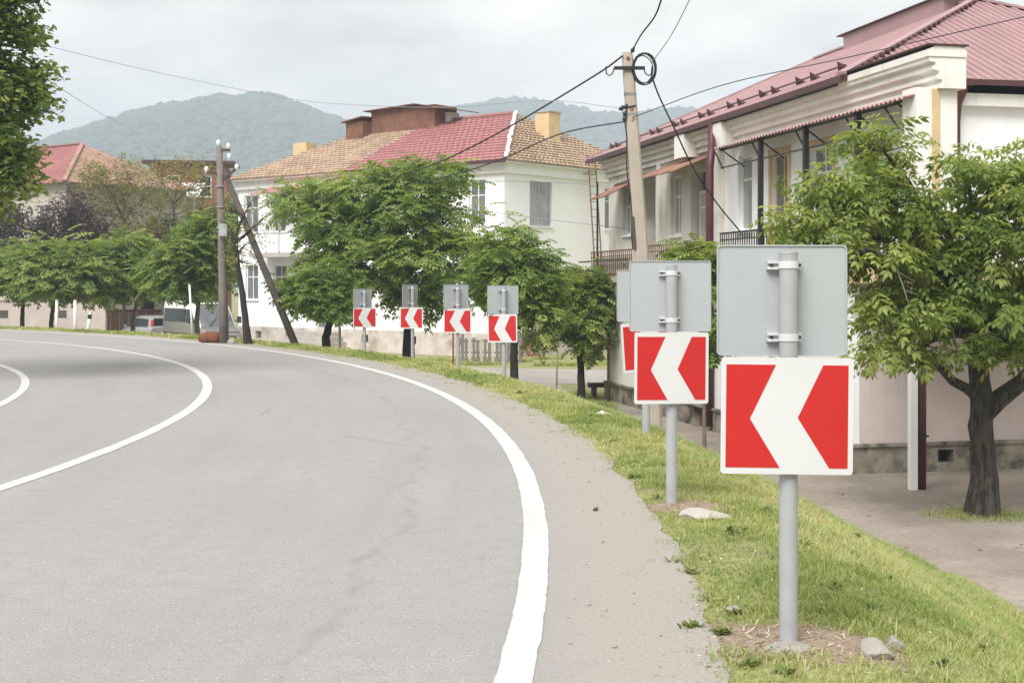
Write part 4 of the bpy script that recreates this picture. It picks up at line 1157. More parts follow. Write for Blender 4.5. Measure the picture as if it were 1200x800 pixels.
# older pole with a slanting strut at the outside of the bend
q0 = G(263, 405, 0.0); q0 = P(263, 405, 35.2); q0.z = gz(q0.x, q0.y) - 0.2
q1 = P(257, 171, 35.2)
PO = empty('utility_pole', q0, 0, 'weathered grey pole with white insulators and a slanting strut', 'utility pole')
h2_ = q1.z - q0.z; d2_ = q1.x - q0.x
MB().tube([(d2_ * t, 0, h2_ * t) for t in (0, 0.3, 0.6, 1.0)], [0.125, 0.115, 0.10, 0.082], 10).build('shaft', MT['pole_grey'], PO, smooth=True)
s1 = P(259, 192, 35.3) - q0; sb_ = P(351, 410, 34.2); sb_.z = gz(sb_.x, sb_.y) - 0.2
MB().tube([s1, (s1 + sb_ - q0) / 2, sb_ - q0], [0.07, 0.085, 0.095], 8).build('strut', MT['strut_wood'], PO, smooth=True)
MB().box(d2_ - 0.05, d2_ + 0.28, -0.06, 0.0, h2_ - 0.15, h2_ - 0.08).build('cross_arm', MT['strut_wood'], PO)
MB().beam((d2_ * .9 - 0.02, -0.04, h2_ - 0.95), (d2_ * .9 + 0.42, -0.04, h2_ - 0.6), 0.05, 0.06).build('cross_arm', MT['strut_wood'], PO)
MB().beam((d2_ * .9 - 0.32, -0.04, h2_ - 0.68), (d2_ * .9, -0.04, h2_ - 0.75), 0.05, 0.06).build('cross_arm', MT['strut_wood'], PO)
for x_, z_ in ((d2_ + 0.24, h2_ - 0.08), (d2_ + 0.26, h2_ - 0.35), (d2_ * .9 + 0.44, h2_ - 0.62), (d2_ * .9 - 0.34, h2_ - 0.68), (d2_ - 0.02, h2_ + 0.0)):
    MB().tube([(x_, -0.03, z_ - 0.02), (x_, -0.03, z_ + 0.05), (x_, -0.03, z_ + 0.09), (x_, -0.03, z_ + 0.15)], [0.02, 0.05, 0.055, 0.03], 8).build('insulator', MT['porcelain'], PO)
MB().box(-0.10, 0.10, -0.19, -0.13, h2_ * 0.56, h2_ * 0.62).build('meter_plate', MT['grey_frame'], PO)
for z_ in (h2_ * 0.60, h2_ * 0.70, h2_ * 0.80):
    MB().tube([(d2_ * z_ / h2_, 0, z_), (d2_ * z_ / h2_, 0, z_ + 0.035)], 0.125, 10).build('strap', MT['wire_grey'], PO)

def cable(label, pts, r, material=MT['wire'], n=40, name='overhead_cable', group=None):
    """smooth cable through the points (Catmull-Rom)"""
    p = [Vector(q) for q in pts]
    if len(p) == 2: p = [p[0], (p[0] + p[1]) / 2, p[1]]
    ext = [p[0] * 2 - p[1]] + p + [p[-1] * 2 - p[-2]]
    out = []
    for i in range(1, len(ext) - 2):
        a, b_, c, d = ext[i-1:i+3]
        for k in range(n // (len(p) - 1) + 1):
            t = k / (n // (len(p) - 1) + 1)
            out.append(0.5 * ((2*b_) + (c - a)*t + (2*a - 5*b_ + 4*c - d)*t*t + (3*b_ - a - 3*c + d)*t*t*t))
    out.append(p[-1])
    o = MB().tube(out, r, 6).build(name, material, smooth=True)
    return tag(o, label, 'cable', group)
TP = lambda z, dx=0.0: Vector((pb_.x + poleframe(hp_ + z) + dx, 24.88, pb_.z + hp_ + z))
OP = lambda z: Vector((q0.x + d2_ * (h2_ + z) / h2_, q0.y - 0.14, q0.z + h2_ + z))
cable('thick black cable dropping from the coiled pole behind the wide tree', [TP(-0.08, -0.1), P(695, 90, 26.0), P(591, 152, 28.5), P(515, 190, 31.5), P(470, 205, 38.0), B2w((8.0, 0.05, 7.45))], 0.017)
cable('second black cable below it from the coiled pole towards the wide tree', [TP(-1.25), P(660, 156, 26.8), P(596, 183, 28.6), P(549, 200, 31.0), P(500, 214, 38.0), B2w((6.2, 0.05, 7.0))], 0.013)
cable('taut cable crossing the red metal roof towards the right', [TP(-1.2), P(850, 99, 24.0), P(1000, 66, 23.0), P(1200, 20, 21.5), P(1420, -30, 20)], 0.009)
cable('thin line slung from the coiled pole across the hills', [TP(-1.03, -0.2), P(640, 118, 25.2), P(520, 126, 25.4), P(400, 122, 25.5), P(330, 114, 25.5), P(180, 84, 25.2), P(48, 52, 24.8), P(-30, 30, 24.4)], 0.0055, MT['wire_grey'])
cable('black cable rising from the very top of the coiled pole', [TP(0.05, 0.1), P(752, 40, 22.5), P(767, 20, 20.5), P(776, -4, 18.5), P(800, -90, 13.0)], 0.014)
cable('faint cable rising from the coil of cable', [TP(-0.2, 0.42), P(785, 44, 22.0), P(808, 0, 19.0), P(850, -90, 14.0)], 0.008, MT['wire_grey'])
cable('black cable sagging from the coil to the veranda railing', [TP(-0.42, 0.40), P(772, 112, 25.2), P(790, 150, 25.6), P(812, 196, 26.2), P(840, 238, 27.0), P(868, 272, 27.6)], 0.015)
cable('thin service line across the white side wall', [B2w((-0.02, -9.9, 7.6)), P(650, 214, 55.0), P(572, 213, 50.0), P(470, 222, 42.0), OP(-1.6)], 0.012, MT['wire_grey'])
cable('low grey line running under the barred window', [Vector((3.2, 37.5, P(720, 268, 37.5).z)), P(640, 257, 40.0), P(560, 247, 42.0), P(450, 240, 39.0), OP(-2.2)], 0.010, MT['wire_grey'])
cable('short faint wire above the red hipped roof', [P(20, 70, 24.5), P(70, 103, 34.0), P(120, 134, 50.0), P(160, 157, 72.0), P(185, 190, 84.5)], 0.008, MT['wire_grey'])

# ------------------------------------------------------------------ chevron signs
def rounded(w, h, r, n=4):
    pts = []
    for cx_, cy_, a0 in ((w/2 - r, h/2 - r, 0), (-w/2 + r, h/2 - r, 90), (-w/2 + r, -h/2 + r, 180), (w/2 - r, -h/2 + r, 270)):
        for i in range(n + 1):
            a = math.radians(a0 + 90 * i / n)
            pts.append((cx_ + r * math.cos(a), cy_ + r * math.sin(a)))
    return pts
PW, PH = 0.575, 0.50
def sign(label, x, ybase, s, yaw_back, yaw_front, roll=0.0, roll_f=0.0, offb=0.0, offf=0.0, pw_b=PW, pw_f=PW, rise=0.0):
    Y = F / s
    X = (x - 600) / s
    zg = gz(X, Y)
    top = rise
    b = empty('chevron_sign', (X, Y, zg - 0.12), 0, label, 'road sign', 'chevron signs along the bend')
    # heights measured from the picture, relative to the eye
    hz = lambda y: H + (HZ - y) / s - (zg - 0.12)
    ytop, ymid, ybot = ybase
    zt, zm, zb = hz(ytop), hz(ymid), hz(ybot)
    R = 0.040
    MB().tube([(0, 0, 0), (0, 0, zt - 0.040)], R, 20).build('post', MT['galv'], b, smooth=False)
    MB().tube([(0, 0, zt - 0.041), (0, 0, zt - 0.034)], [R * 1.04, R * 1.0], 20).build('post_cap', MT['galv'], b)
    ph = zt - zm - 0.004
    pts = rounded(pw_b, ph, 0.02)
    rot = math.radians(yaw_back); rl = math.radians(roll)
    def fnb(u, v, t):
        u2 = u * math.cos(rl) - v * math.sin(rl); v2 = u * math.sin(rl) + v * math.cos(rl)
        u2 += offb
        y = R + 0.022 + t
        return (u2 * math.cos(rot) - y * math.sin(rot), u2 * math.sin(rot) + y * math.cos(rot), (zt + zm) / 2 + v2)
    back = MB().prism(pts, fnb, 0.0, 0.004).build('rear_panel', MT['sign_back'], b)
    # folded rim of the rear panel
    rim = MB()
    op = rounded(pw_b, ph, 0.02); ip = rounded(pw_b - 0.012, ph - 0.012, 0.016)
    n = len(op)
    vs = [fnb(u, v, -0.006) for u, v in op] + [fnb(u, v, -0.006) for u, v in ip] + [fnb(u, v, 0.0) for u, v in ip] + [fnb(u, v, 0.003) for u, v in op]
    fs = []
    for i in range(n):
        j = (i + 1) % n
        fs += [(i, j, n + j, n + i), (n + i, n + j, 2*n + j, 2*n + i), (3*n + i, 3*n + j, j, i)]
    rim.add(vs, fs).build('rim', MT['sign_back'], back)
    # the two clamps that hold it
    for k_, zc in enumerate((zt - 0.085 - 0.01 * ph, zm + 0.085)):
        def fr_(u, v, t): 
            y = R + 0.022 + t; u += offb * 0
            return Vector((u * math.cos(rot) - y * math.sin(rot), u * math.sin(rot) + y * math.cos(rot), zc + v))
        cb = MB()
        for sg_ in (-1, 1):
            u0, u1 = sorted((sg_ * 0.036, sg_ * (0.086 if sg_ < 0 else 0.062)))
            for v0, v1 in ((0.006, 0.020), (-0.020, -0.008)):
                vs = [fr_(u, v, t) for t in (-0.03, -0.002) for u, v in ((u0, v0), (u1, v0), (u1, v1), (u0, v1))]
                cb.add(vs, [(0, 1, 2, 3), (7, 6, 5, 4), (0, 4, 5, 1), (1, 5, 6, 2), (2, 6, 7, 3), (3, 7, 4, 0)])
            vs = [fr_(u, v, t) for t in (-0.014, -0.003) for u, v in ((u0, -0.0195), (u1, -0.0195), (u1, 0.0195), (u0, 0.0195))]
            cb.add(vs, [(0, 1, 2, 3), (7, 6, 5, 4), (0, 4, 5, 1), (1, 5, 6, 2), (2, 6, 7, 3), (3, 7, 4, 0)])
        vs = [fr_(u, v, t) for t in (-0.008, -0.004) for u, v in ((-0.08, -0.015), (0.056, -0.015), (0.056, 0.015), (-0.08, 0.015))]
        cb.add(vs, [(0, 1, 2, 3), (7, 6, 5, 4), (0, 4, 5, 1), (1, 5, 6, 2), (2, 6, 7, 3), (3, 7, 4, 0)])
        cl = cb.build('clamp', MT['clamp'], b)
        MB().tube([(0, 0, zc - 0.016), (0, 0, zc + 0.016)], R + 0.004, 20).build('clamp_band', MT['clamp'], cl)
        for uu in (-0.066, 0.055):
            c0 = fr_(uu, -0.001, -0.034); c1 = fr_(uu, -0.001, -0.014)
            MB().tube([c0, c1], 0.007, 6).build('bolt', MT['black_metal'], cl)
    # the chevron panel faces the road
    rot2 = math.radians(yaw_front); rl2 = math.radians(roll_f)
    fh = zm - zb
    def fnf(u, v, t):
        u2 = u * math.cos(rl2) - v * math.sin(rl2); v2 = u * math.sin(rl2) + v * math.cos(rl2)
        u2 += offf
        y = -R - 0.02 - t
        return (u2 * math.cos(rot2) - y * math.sin(rot2), u2 * math.sin(rot2) + y * math.cos(rot2), (zm + zb) / 2 + v2)
    fp = MB().prism(rounded(pw_f, fh, 0.016), fnf, 0.0, 0.006).build('chevron_panel', MT['sign_white'], b)
    w, h = pw_f, fh
    K = lambda fx, fy: ((fx - 0.5) * w, (0.5 - fy) * h)
    L_ = [K(0.037, 0.062), K(0.412, 0.062), K(0.218, 0.525), K(0.447, 0.945), K(0.037, 0.945)]
    R_ = [K(0.770, 0.062), K(0.960, 0.062), K(0.960, 0.945), K(0.822, 0.945), K(0.580, 0.515)]
    for poly in (L_, R_):
        MB().prism(poly, fnf, 0.0061, 0.0076).build('red_field', MT['sign_red'], fp)
    return b

g_ = sign
sign('chevron sign on grey post beside two pale broken stones in the grass', 924, (286, 418, 553), 270, 0.5, -1.0, 0.0, -0.6, -0.016, -0.018, 0.572, 0.566)
sign('chevron sign with a broken concrete slab at its foot', 787, (305, 389, 472), 166, -1, 9, 0.0, -0.4, -0.004, -0.018, 0.58, 0.535)
sign('slightly twisted chevron sign overlapped by the one with the slab', 757, (316, 377, 434), 116, 6, 18, 0.0, 4.0, 0.0, 0.0)
sign('chevron sign in front of the bushy tree by the path', 590.5, (334, 368, 401), 66, 18, -24, 0.0, 1.0, 0.0, 0.0, 0.58)
sign('chevron sign beside the thin rusty rod', 536.5, (333, 362, 390), 57, 30, -4, 0.0, 0.0, -0.01, 0.0)
sign('chevron sign in front of the thick dark trunk of the wide tree', 483.5, (333, 360, 385), 51, 57, -20, 0.0, 0.0, -0.02, 0.0)
sign('chevron sign before the doorsteps of the corner house', 427, (338, 360.5, 383.5), 47, 44, 14, 0.0, 0.0, -0.01, 0.0)

# ------------------------------------------------------------------ stones, rods, posts
def rock(label, loc, size, seed, material=MT['stone'], cat='stone', name='stone', flat=1.0, rz=0.0, jag=0.35):
    v, f = ico()
    # one subdivision
    vs = [tuple(p) for p in v]; cache = {}; fs = []
    def mid(a, b_):
        k = (min(a, b_), max(a, b_))
        if k not in cache:
            m_ = (np.array(vs[a]) + np.array(vs[b_])); m_ /= np.linalg.norm(m_); vs.append(tuple(m_)); cache[k] = len(vs) - 1
        return cache[k]
    for a, b_, c in f:
        ab, bc, ca = mid(a, b_), mid(b_, c), mid(c, a)
        fs += [(a, ab, ca), (b_, bc, ab), (c, ca, bc), (ab, bc, ca)]
    r = random.Random(seed)
    cuts = [(Vector((r.uniform(-1, 1), r.uniform(-1, 1), r.uniform(-0.6, 1))).normalized(), r.uniform(0.45, 0.8)) for _ in range(9)]
    out = []
    for p in vs:
        p = Vector(p) * (1 + r.uniform(-0.1, 0.1) * jag * 2)
        for nrm, dd in cuts:
            e = p.dot(nrm) - dd
            if e > 0: p = p - nrm * e * 0.9
        out.append((p.x * size[0], p.y * size[1], p.z * size[2]))
    o = MB().add(out, fs).build(name, material, None, loc, rz)
    return tag(o, label, cat)
def on_ground(x, y, dz=0.0):
    return Vector((x, y, gz(x, y) + dz))
def ray_ground(px, py):
    """where the sight line through a picture point meets the modelled ground"""
    d = Vector(((px - 600) / F, 1.0, (HZ - py) / F))
    t = 2.0
    while t < 120:
        q = d * t + Vector((0, 0, H))
        if q.z < gz(q.x, q.y): break
        t += 0.02
    return Vector((q.x, q.y, gz(q.x, q.y)))
r_ = ray_ground(1026, 768); rock('larger pale broken stone lying in the grass', r_ + Vector((0, 0, 0.02)), (0.095, 0.06, 0.06), 3)
r_ = ray_ground(1047, 762); rock('small pale stone touching the larger broken stone', r_ + Vector((0.01, 0.03, 0.015)), (0.05, 0.045, 0.05), 9)
r_ = ray_ground(826, 607); rock('flat broken concrete slab at the foot of a sign post', r_ + Vector((0, 0, 0.02)), (0.20, 0.12, 0.055), 5, MT['concrete'], 'slab', 'concrete_slab', rz=0.2)
r_ = ray_ground(858, 716); rock('little grey stone half sunk in the grass near bare soil', r_ + Vector((0, 0, 0.008)), (0.045, 0.04, 0.035), 12)
r_ = ray_ground(706, 488); rock('pinkish brick lump on the grass by the verge', r_ + Vector((0, 0, 0.02)), (0.13, 0.09, 0.06), 14, MT['peel_wall'])
r_ = ray_ground(757, 524); rock('reddish footing lump under the twisted sign post', r_ + Vector((0, -0.05, 0.0)), (0.14, 0.12, 0.05), 17, MT['terracotta'], 'stone')
r_ = ray_ground(698, 602); rock('dark pebble lying alone on the dusty shoulder', Vector((r_.x, r_.y, 0.012)), (0.022, 0.02, 0.016), 21, MT['strut_wood'])
for k_, (px_, py_) in enumerate(((690, 568), (660, 545), (706, 640), (742, 700), (690, 715), (830, 785), (720, 765), (668, 760), (640, 520))):
    r_ = ray_ground(px_, py_)
    rock('tiny pale pebble scattered on the dusty shoulder', Vector((r_.x, r_.y, 0.006)), (0.012, 0.011, 0.009), 30 + k_, MT['stone'], 'pebble', 'pebble')['group'] = 'pebbles on the shoulder'
r_ = ray_ground(923, 762)
rock('mound of crumbled concrete round the post beside broken stones', r_ + Vector((0, 0.03, -0.008)), (0.17, 0.12, 0.026), 40, MT['stone'], 'footing', 'concrete_footing')

def rod(label, x, y0, y1, Y, r, material, name='post', lean=0.0, cat='post', cap=None):
    a = P(x, y1, Y); zb_ = gz(a.x, Y) - 0.15
    a.z = zb_; t = P(x + lean, y0, Y)
    hh_ = t.z - zb_
    b = empty(name, a, 0, label, cat)
    MB().tube([(0, 0, 0), (t.x - a.x, 0, hh_)], r, 10).build('shaft', material, b, smooth=True)
    MB().tube([(t.x - a.x, 0, hh_), (t.x - a.x, 0, hh_ + 0.02)], r * 1.25, 10).build('cap', material if cap is None else cap, b)
    return b
rod('thin white post left of the pair below the small green trees', 66.5, 352, 391, 46.5, 0.045, MT['white_paint'])
rod('thin white post right of the pair below the small green trees', 88, 352, 391, 46.0, 0.05, MT['white_paint'])
bo = rod('white marker post with a black band leaning by the yard wall', 101, 366, 391, 45.5, 0.06, MT['white_paint'], 'marker_post', 5.0, 'marker post')
MB().tube([(0.11, 0, 0.80), (0.13, 0, 0.95)], 0.066, 10).build('black_band', MT['black_metal'], bo)
rod('slim pale pole standing in front of the van', 226, 334, 400, 39.5, 0.03, MT['white_paint'], 'slim_pole', -4.0, 'pole')
rod('thin white stake by the small forked tree', 399, 376, 411, 36.0, 0.035, MT['white_paint'], 'stake', -1.0, 'stake')
rod('thin rusty rod beside a chevron sign', 531, 391, 431, 29.5, 0.02, MT['rust_orange'], 'rod', 0.0, 'rod')
rod('thin yellowish rod on the shaded lawn', 652, 372, 444, 38.5, 0.025, MT['yellow_trim'], 'rod', 1.5, 'rod')
rod('dark iron post at the end of the old wall', 713, 376, 452, 36.2, 0.035, MT['rust'], 'iron_post', 1.0, 'post')
# old stone block used as a seat
r_ = P(704, 437, 37.5); sb2 = empty('bench', (r_.x, r_.y, LOW - 0.02), 0.1, 'low dark timber bench by the old wall end', 'bench')
MB().box(-0.35, 0.4, -0.15, 0.15, 0.30, 0.42).build('seat', MT['strut_wood'], sb2)
for x_ in (-0.25, 0.25): MB().box(x_, x_ + 0.12, -0.12, 0.12, 0, 0.30).build('leg', MT['strut_wood'], sb2)
# weathered fence of odd boards before the corner house
fn = empty('fence', P(572, 425, 54.0), -0.15, 'weathered fence of odd grey and white boards before the corner house', 'fence')
fn.location.z = LOW
for k_ in range(17):
    x_ = -1.25 + k_ * 0.155
    h_ = random.uniform(0.85, 1.15) if k_ not in (3, 9) else 1.75
    mm = MT['beige_wall'] if k_ in (3, 9) else (MT['pole_grey'] if k_ % 3 else MT['concrete'])
    MB().box(x_, x_ + random.uniform(0.09, 0.14), random.uniform(-0.02, 0.0), 0.02, -0.08, h_).build('board', mm, fn)
for z_ in (0.35, 0.8): MB().box(-1.3, 1.4, 0.021, 0.06, z_, z_ + 0.07).build('rail', MT['pole_grey'], fn)
# rusty drum lying on the verge next to the pole
dr = P(246, 397, 35.4); zd = gz(dr.x, dr.y)
do = empty('drum', (dr.x, dr.y, zd), 0.1, 'orange rusty drum lying against the foot of the strutted pole', 'drum')
MB().tube([(-0.30, 0, 0.15), (-0.285, 0, 0.15), (-0.1, 0, 0.15), (0.12, 0, 0.15), (0.28, 0, 0.15), (0.30, 0, 0.15)], [0.03, 0.10, 0.155, 0.165, 0.14, 0.07], 18).build('shell', MT['rust_orange'], do, smooth=True)
for x_ in (-0.1, 0.12): MB().tube([(x_ - 0.015, 0, 0.15), (x_ + 0.015, 0, 0.15)], 0.168, 18).build('hoop', MT['rust'], do)
r_ = P(272, 402, 34.9); rock('whitish stone at the foot of the strutted pole', Vector((r_.x, r_.y, gz(r_.x, r_.y) + 0.06)), (0.13, 0.1, 0.12), 50)
# ------------------------------------------------------------------ vehicles
MT['silver'] = mat('silver_paint', (0.42, 0.43, 0.42), 0.32, 0.03, 2.0, spec=0.55, metal=0.35)
MT['grey_paint'] = mat('grey_paint', (0.20, 0.20, 0.195), 0.32, 0.04, 2.0, spec=0.55, metal=0.3)
MT['olive_grey'] = mat('olive_grey_paint', (0.26, 0.25, 0.215), 0.34, 0.04, 2.0, spec=0.55, metal=0.3)
MT['car_white'] = mat('car_white', (0.74, 0.74, 0.72), 0.35, 0.03, 2.0, spec=0.5)
MT['rubber'] = mat('rubber', (0.025, 0.025, 0.026), 0.85, 0.1, 5.0)
MT['rim'] = mat('rim_metal', (0.45, 0.46, 0.47), 0.35, 0.1, 5.0, metal=0.6)
MT['tail_red'] = mat('tail_red', (0.50, 0.03, 0.04), 0.25, 0.1, 5.0, spec=0.6)
MT['lamp_clear'] = mat('lamp_clear', (0.66, 0.68, 0.70), 0.15, 0.05, 5.0, spec=0.7)
MT['bumper_dark'] = mat('bumper_dark', (0.05, 0.05, 0.052), 0.6, 0.1, 4.0)

def loft(stations, material, name, parent, segs=7, sub=True):
    """body shell: stations = (x, z_bottom, z_belt, z_top, halfw_bottom, halfw_belt, halfw_top)"""
    mb_ = MB()
    rings = []
    for (x, zb, zl, zt, wb, wl_, wt) in stations:
        half = [(wb * 0.86, zb), (wb, zb + (zl - zb) * 0.18), (wl_ * 1.0, zb + (zl - zb) * 0.62), (wl_, zl), ((wl_ + wt) / 2 + 0.01, (zl + zt) / 2), (wt, zt - (zt - zl) * 0.12), (wt * 0.82, zt)]
        ring = [(x, y, z) for y, z in half] + [(x, -y, z) for y, z in reversed(half)]
        rings.append(ring)
    n = len(rings[0])
    for r in rings: mb_.v += r
    for i in range(len(rings) - 1):
        for k in range(n):
            k2 = (k + 1) % n
            mb_.f.append((i*n + k, i*n + k2, (i+1)*n + k2, (i+1)*n + k))
    mb_.f += [tuple(range(n - 1, -1, -1)), tuple((len(rings) - 1) * n + k for k in range(n))]
    o = mb_.build(name, material, parent, smooth=True)
    e = o.modifiers.new('edge', 'EDGE_SPLIT'); e.split_angle = math.radians(38)
    return o

def wheel(parent, x, y, r, w=0.2):
    t = MB().tube([(x, y - w/2, r), (x, y - w/2 + 0.03, r), (x, y + w/2 - 0.03, r), (x, y + w/2, r)], [r * 0.9, r, r, r * 0.9], 22).build('wheel', MT['rubber'], parent, smooth=False)
    s = 1 if y > 0 else -1
    MB().tube([(x, y + s * (w/2 - 0.01), r), (x, y + s * (w/2 + 0.012), r)], [r * 0.62, r * 0.55], 16).build('rim', MT['rim'], t)
    for k in range(6):
        a = k * math.pi / 3
        MB().beam((x, y + s * (w/2 + 0.016), r), (x + 0.5 * r * math.cos(a), y + s * (w/2 + 0.016), r + 0.5 * r * math.sin(a)), 0.02, 0.05).build('spoke', MT['bumper_dark'], t)

def panel_quad(parent, name, material, pts, t=0.012):
    """thin panel through four or more coplanar-ish points, thickened along its normal"""
    p = [Vector(q) for q in pts]
    nrm = (p[1] - p[0]).cross(p[2] - p[0]).normalized()
    n = len(p)
    vs = [q - nrm * t for q in p] + [q + nrm * t for q in p]
    fs = [tuple(reversed(range(n))), tuple(range(n, 2*n))] + [(i, (i+1) % n, n + (i+1) % n, n + i) for i in range(n)]
    return MB().add(vs, fs).build(name, material, parent)

# high-roof van, nose towards the road (local +x is forward)
fv = P(264, 400, 61.0)
ang = math.radians(-90 + 34)
fwd = Vector((math.cos(ang), math.sin(ang), 0))
vc = Vector((fv.x, fv.y, LOW)) - fwd * 2.65
VN = empty('van', vc, ang, 'grey high-roofed minibus with a white roof parked below the road', 'van')
loft([(-2.65, 0.45, 1.05, 1.50, 0.94, 0.97, 0.95), (-2.6, 0.35, 1.05, 1.55, 0.97, 0.99, 0.97), (0.7, 0.32, 1.05, 1.55, 0.97, 0.99, 0.97), (1.35, 0.32, 1.05, 1.50, 0.97, 0.99, 0.95), (1.75, 0.32, 0.95, 1.16, 0.97, 0.98, 0.88), (2.3, 0.32, 0.85, 1.04, 0.95, 0.95, 0.82), (2.55, 0.34, 0.78, 0.92, 0.90, 0.90, 0.76), (2.65, 0.38, 0.70, 0.80, 0.82, 0.82, 0.70)], MT['olive_grey'], 'body', VN)
loft([(-2.63, 1.3, 1.95, 2.45, 0.95, 0.93, 0.82), (-2.5, 1.3, 2.0, 2.56, 0.96, 0.94, 0.84), (0.0, 1.3, 2.0, 2.58, 0.96, 0.94, 0.84), (0.55, 1.3, 2.0, 2.50, 0.96, 0.93, 0.80), (0.95, 1.3, 1.95, 2.20, 0.95, 0.92, 0.76), (1.45, 1.15, 1.40, 1.60, 0.95, 0.92, 0.80), (1.8, 1.0, 1.08, 1.16, 0.92, 0.90, 0.80)], MT['car_white'], 'cab_and_roof', VN)
panel_quad(VN, 'windscreen', MT['pane'], [(1.80, -0.80, 1.17), (1.80, 0.80, 1.17), (1.02, 0.72, 2.13), (1.02, -0.72, 2.13)], 0.03)
for s_ in (-1, 1):
    pts = [(-2.45, s_ * 0.995, 1.35), (0.3, s_ * 0.995, 1.35), (0.3, s_ * 0.955, 1.95), (-2.45, s_ * 0.955, 1.95)]
    panel_quad(VN, 'side_window', MT['pane_dark'], pts, 0.012)
    panel_quad(VN, 'side_window', MT['pane_dark'], [(0.42, s_ * 0.985, 1.33), (1.42, s_ * 0.975, 1.33), (0.92, s_ * 0.94, 1.92), (0.42, s_ * 0.955, 1.93)], 0.014)
    MB().box(-2.55, 1.9, s_ * 0.985, s_ * 1.005, 0.78, 0.84).build('side_moulding', MT['bumper_dark'], VN)
    wheel(VN, -1.6, s_ * 0.88, 0.33); wheel(VN, 1.75, s_ * 0.88, 0.33)
    mm = MB().obox((1.45, s_ * 1.16, 1.45), (0.12, 0.2, 0.3), Matrix.Rotation(0.1, 3, 'Z')).build('mirror', MT['bumper_dark'], VN, bevel=0.03)
    MB().beam((1.42, s_ * 0.95, 1.4), (1.45, s_ * 1.1, 1.42), 0.05, 0.05).build('mirror_arm', MT['bumper_dark'], VN)
    panel_quad(VN, 'headlight', MT['lamp_clear'], [(2.56, s_ * 0.88, 0.66), (2.66, s_ * 0.58, 0.66), (2.55, s_ * 0.58, 0.88), (2.43, s_ * 0.88, 0.88)], 0.02)
panel_quad(VN, 'bonnet', MT['grey_paint'], [(2.58, -0.72, 0.935), (2.58, 0.72, 0.935), (1.86, 0.80, 1.165), (1.86, -0.80, 1.165)], 0.012)
MB().box(2.55, 2.72, -0.9, 0.9, 0.30, 0.56).build('bumper', MT['bumper_dark'], VN, bevel=0.04)
MB().box(2.62, 2.69, -0.5, 0.5, 0.60, 0.74).build('grille', MT['black_metal'], VN)
MB().box(2.72, 2.735, -0.26, 0.26, 0.40, 0.51).build('number_plate', MT['porcelain'], VN)
MB().box(0.98, 1.08, -0.75, 0.75, 2.10, 2.18).build('sun_visor', MT['grey_paint'], VN)
for y_ in (-0.4, 0.25): MB().beam((1.86, y_, 1.19), (1.55, y_ + 0.45, 1.60), 0.02, 0.02).build('wiper', MT['black_metal'], VN)

# silver hatchback, tail towards the van
cp = Vector((-18.26, 68.56, 0))
ang = math.radians(130)
CR = empty('car', (cp.x, cp.y, LOW), ang, 'silver hatchback with red tail lamps parked behind the minibus', 'car')
loft([(-1.98, 0.42, 0.70, 0.95, 0.78, 0.80, 0.74), (-1.92, 0.30, 0.75, 1.0, 0.82, 0.84, 0.78), (-1.2, 0.24, 0.78, 0.98, 0.84, 0.86, 0.80), (0.7, 0.24, 0.76, 0.96, 0.84, 0.86, 0.80), (1.3, 0.26, 0.72, 0.88, 0.83, 0.84, 0.72), (1.8, 0.30, 0.62, 0.74, 0.78, 0.78, 0.66), (1.95, 0.36, 0.54, 0.62, 0.68, 0.68, 0.58)], MT['silver'], 'body', CR)
loft([(-1.90, 0.85, 0.95, 1.05, 0.78, 0.78, 0.70), (-1.72, 0.85, 1.0, 1.42, 0.79, 0.79, 0.62), (-1.4, 0.85, 1.0, 1.50, 0.80, 0.79, 0.64), (-0.2, 0.85, 1.0, 1.52, 0.80, 0.79, 0.64), (0.3, 0.85, 1.0, 1.44, 0.80, 0.79, 0.62), (0.95, 0.85, 0.95, 1.02, 0.79, 0.78, 0.62), (1.1, 0.84, 0.88, 0.92, 0.77, 0.76, 0.60)], MT['silver'], 'cabin', CR)
for s_ in (-1, 1):
    panel_quad(CR, 'side_window', MT['pane_dark'], [(-1.62, s_ * 0.80, 0.99), (-0.45, s_ * 0.805, 0.98), (-0.45, s_ * 0.715, 1.38), (-1.5, s_ * 0.71, 1.36)], 0.02)
    panel_quad(CR, 'side_window', MT['pane_dark'], [(-0.36, s_ * 0.805, 0.98), (0.75, s_ * 0.80, 0.97), (0.28, s_ * 0.72, 1.34), (-0.36, s_ * 0.715, 1.38)], 0.02)
    wheel(CR, -1.25, s_ * 0.76, 0.29, 0.17); wheel(CR, 1.22, s_ * 0.76, 0.29, 0.17)
    panel_quad(CR, 'tail_light', MT['tail_red'], [(-1.96, s_ * 0.78, 0.78), (-1.97, s_ * 0.60, 0.78), (-1.80, s_ * 0.58, 1.32), (-1.78, s_ * 0.70, 1.32)], 0.025)
    MB().obox((0.68, s_ * 0.90, 1.0), (0.1, 0.16, 0.12), Matrix.Rotation(0, 3, 'Z')).build('mirror', MT['silver'], CR, bevel=0.02)
    panel_quad(CR, 'headlight', MT['lamp_clear'], [(1.86, s_ * 0.70, 0.55), (1.93, s_ * 0.45, 0.55), (1.80, s_ * 0.45, 0.68), (1.68, s_ * 0.70, 0.70)], 0.02)
panel_quad(CR, 'rear_window', MT['pane_dark'], [(-1.90, -0.62, 1.04), (-1.90, 0.62, 1.04), (-1.745, 0.55, 1.38), (-1.745, -0.55, 1.38)], 0.03)
panel_quad(CR, 'windscreen', MT['pane_dark'], [(0.93, -0.66, 1.02), (0.93, 0.66, 1.02), (0.36, 0.58, 1.42), (0.36, -0.58, 1.42)], 0.03)
MB().box(-2.05, -1.90, -0.78, 0.78, 0.30, 0.55).build('bumper', MT['silver'], CR, bevel=0.03)
MB().box(-2.06, -1.99, -0.25, 0.25, 0.60, 0.70).build('number_plate', MT['porcelain'], CR)

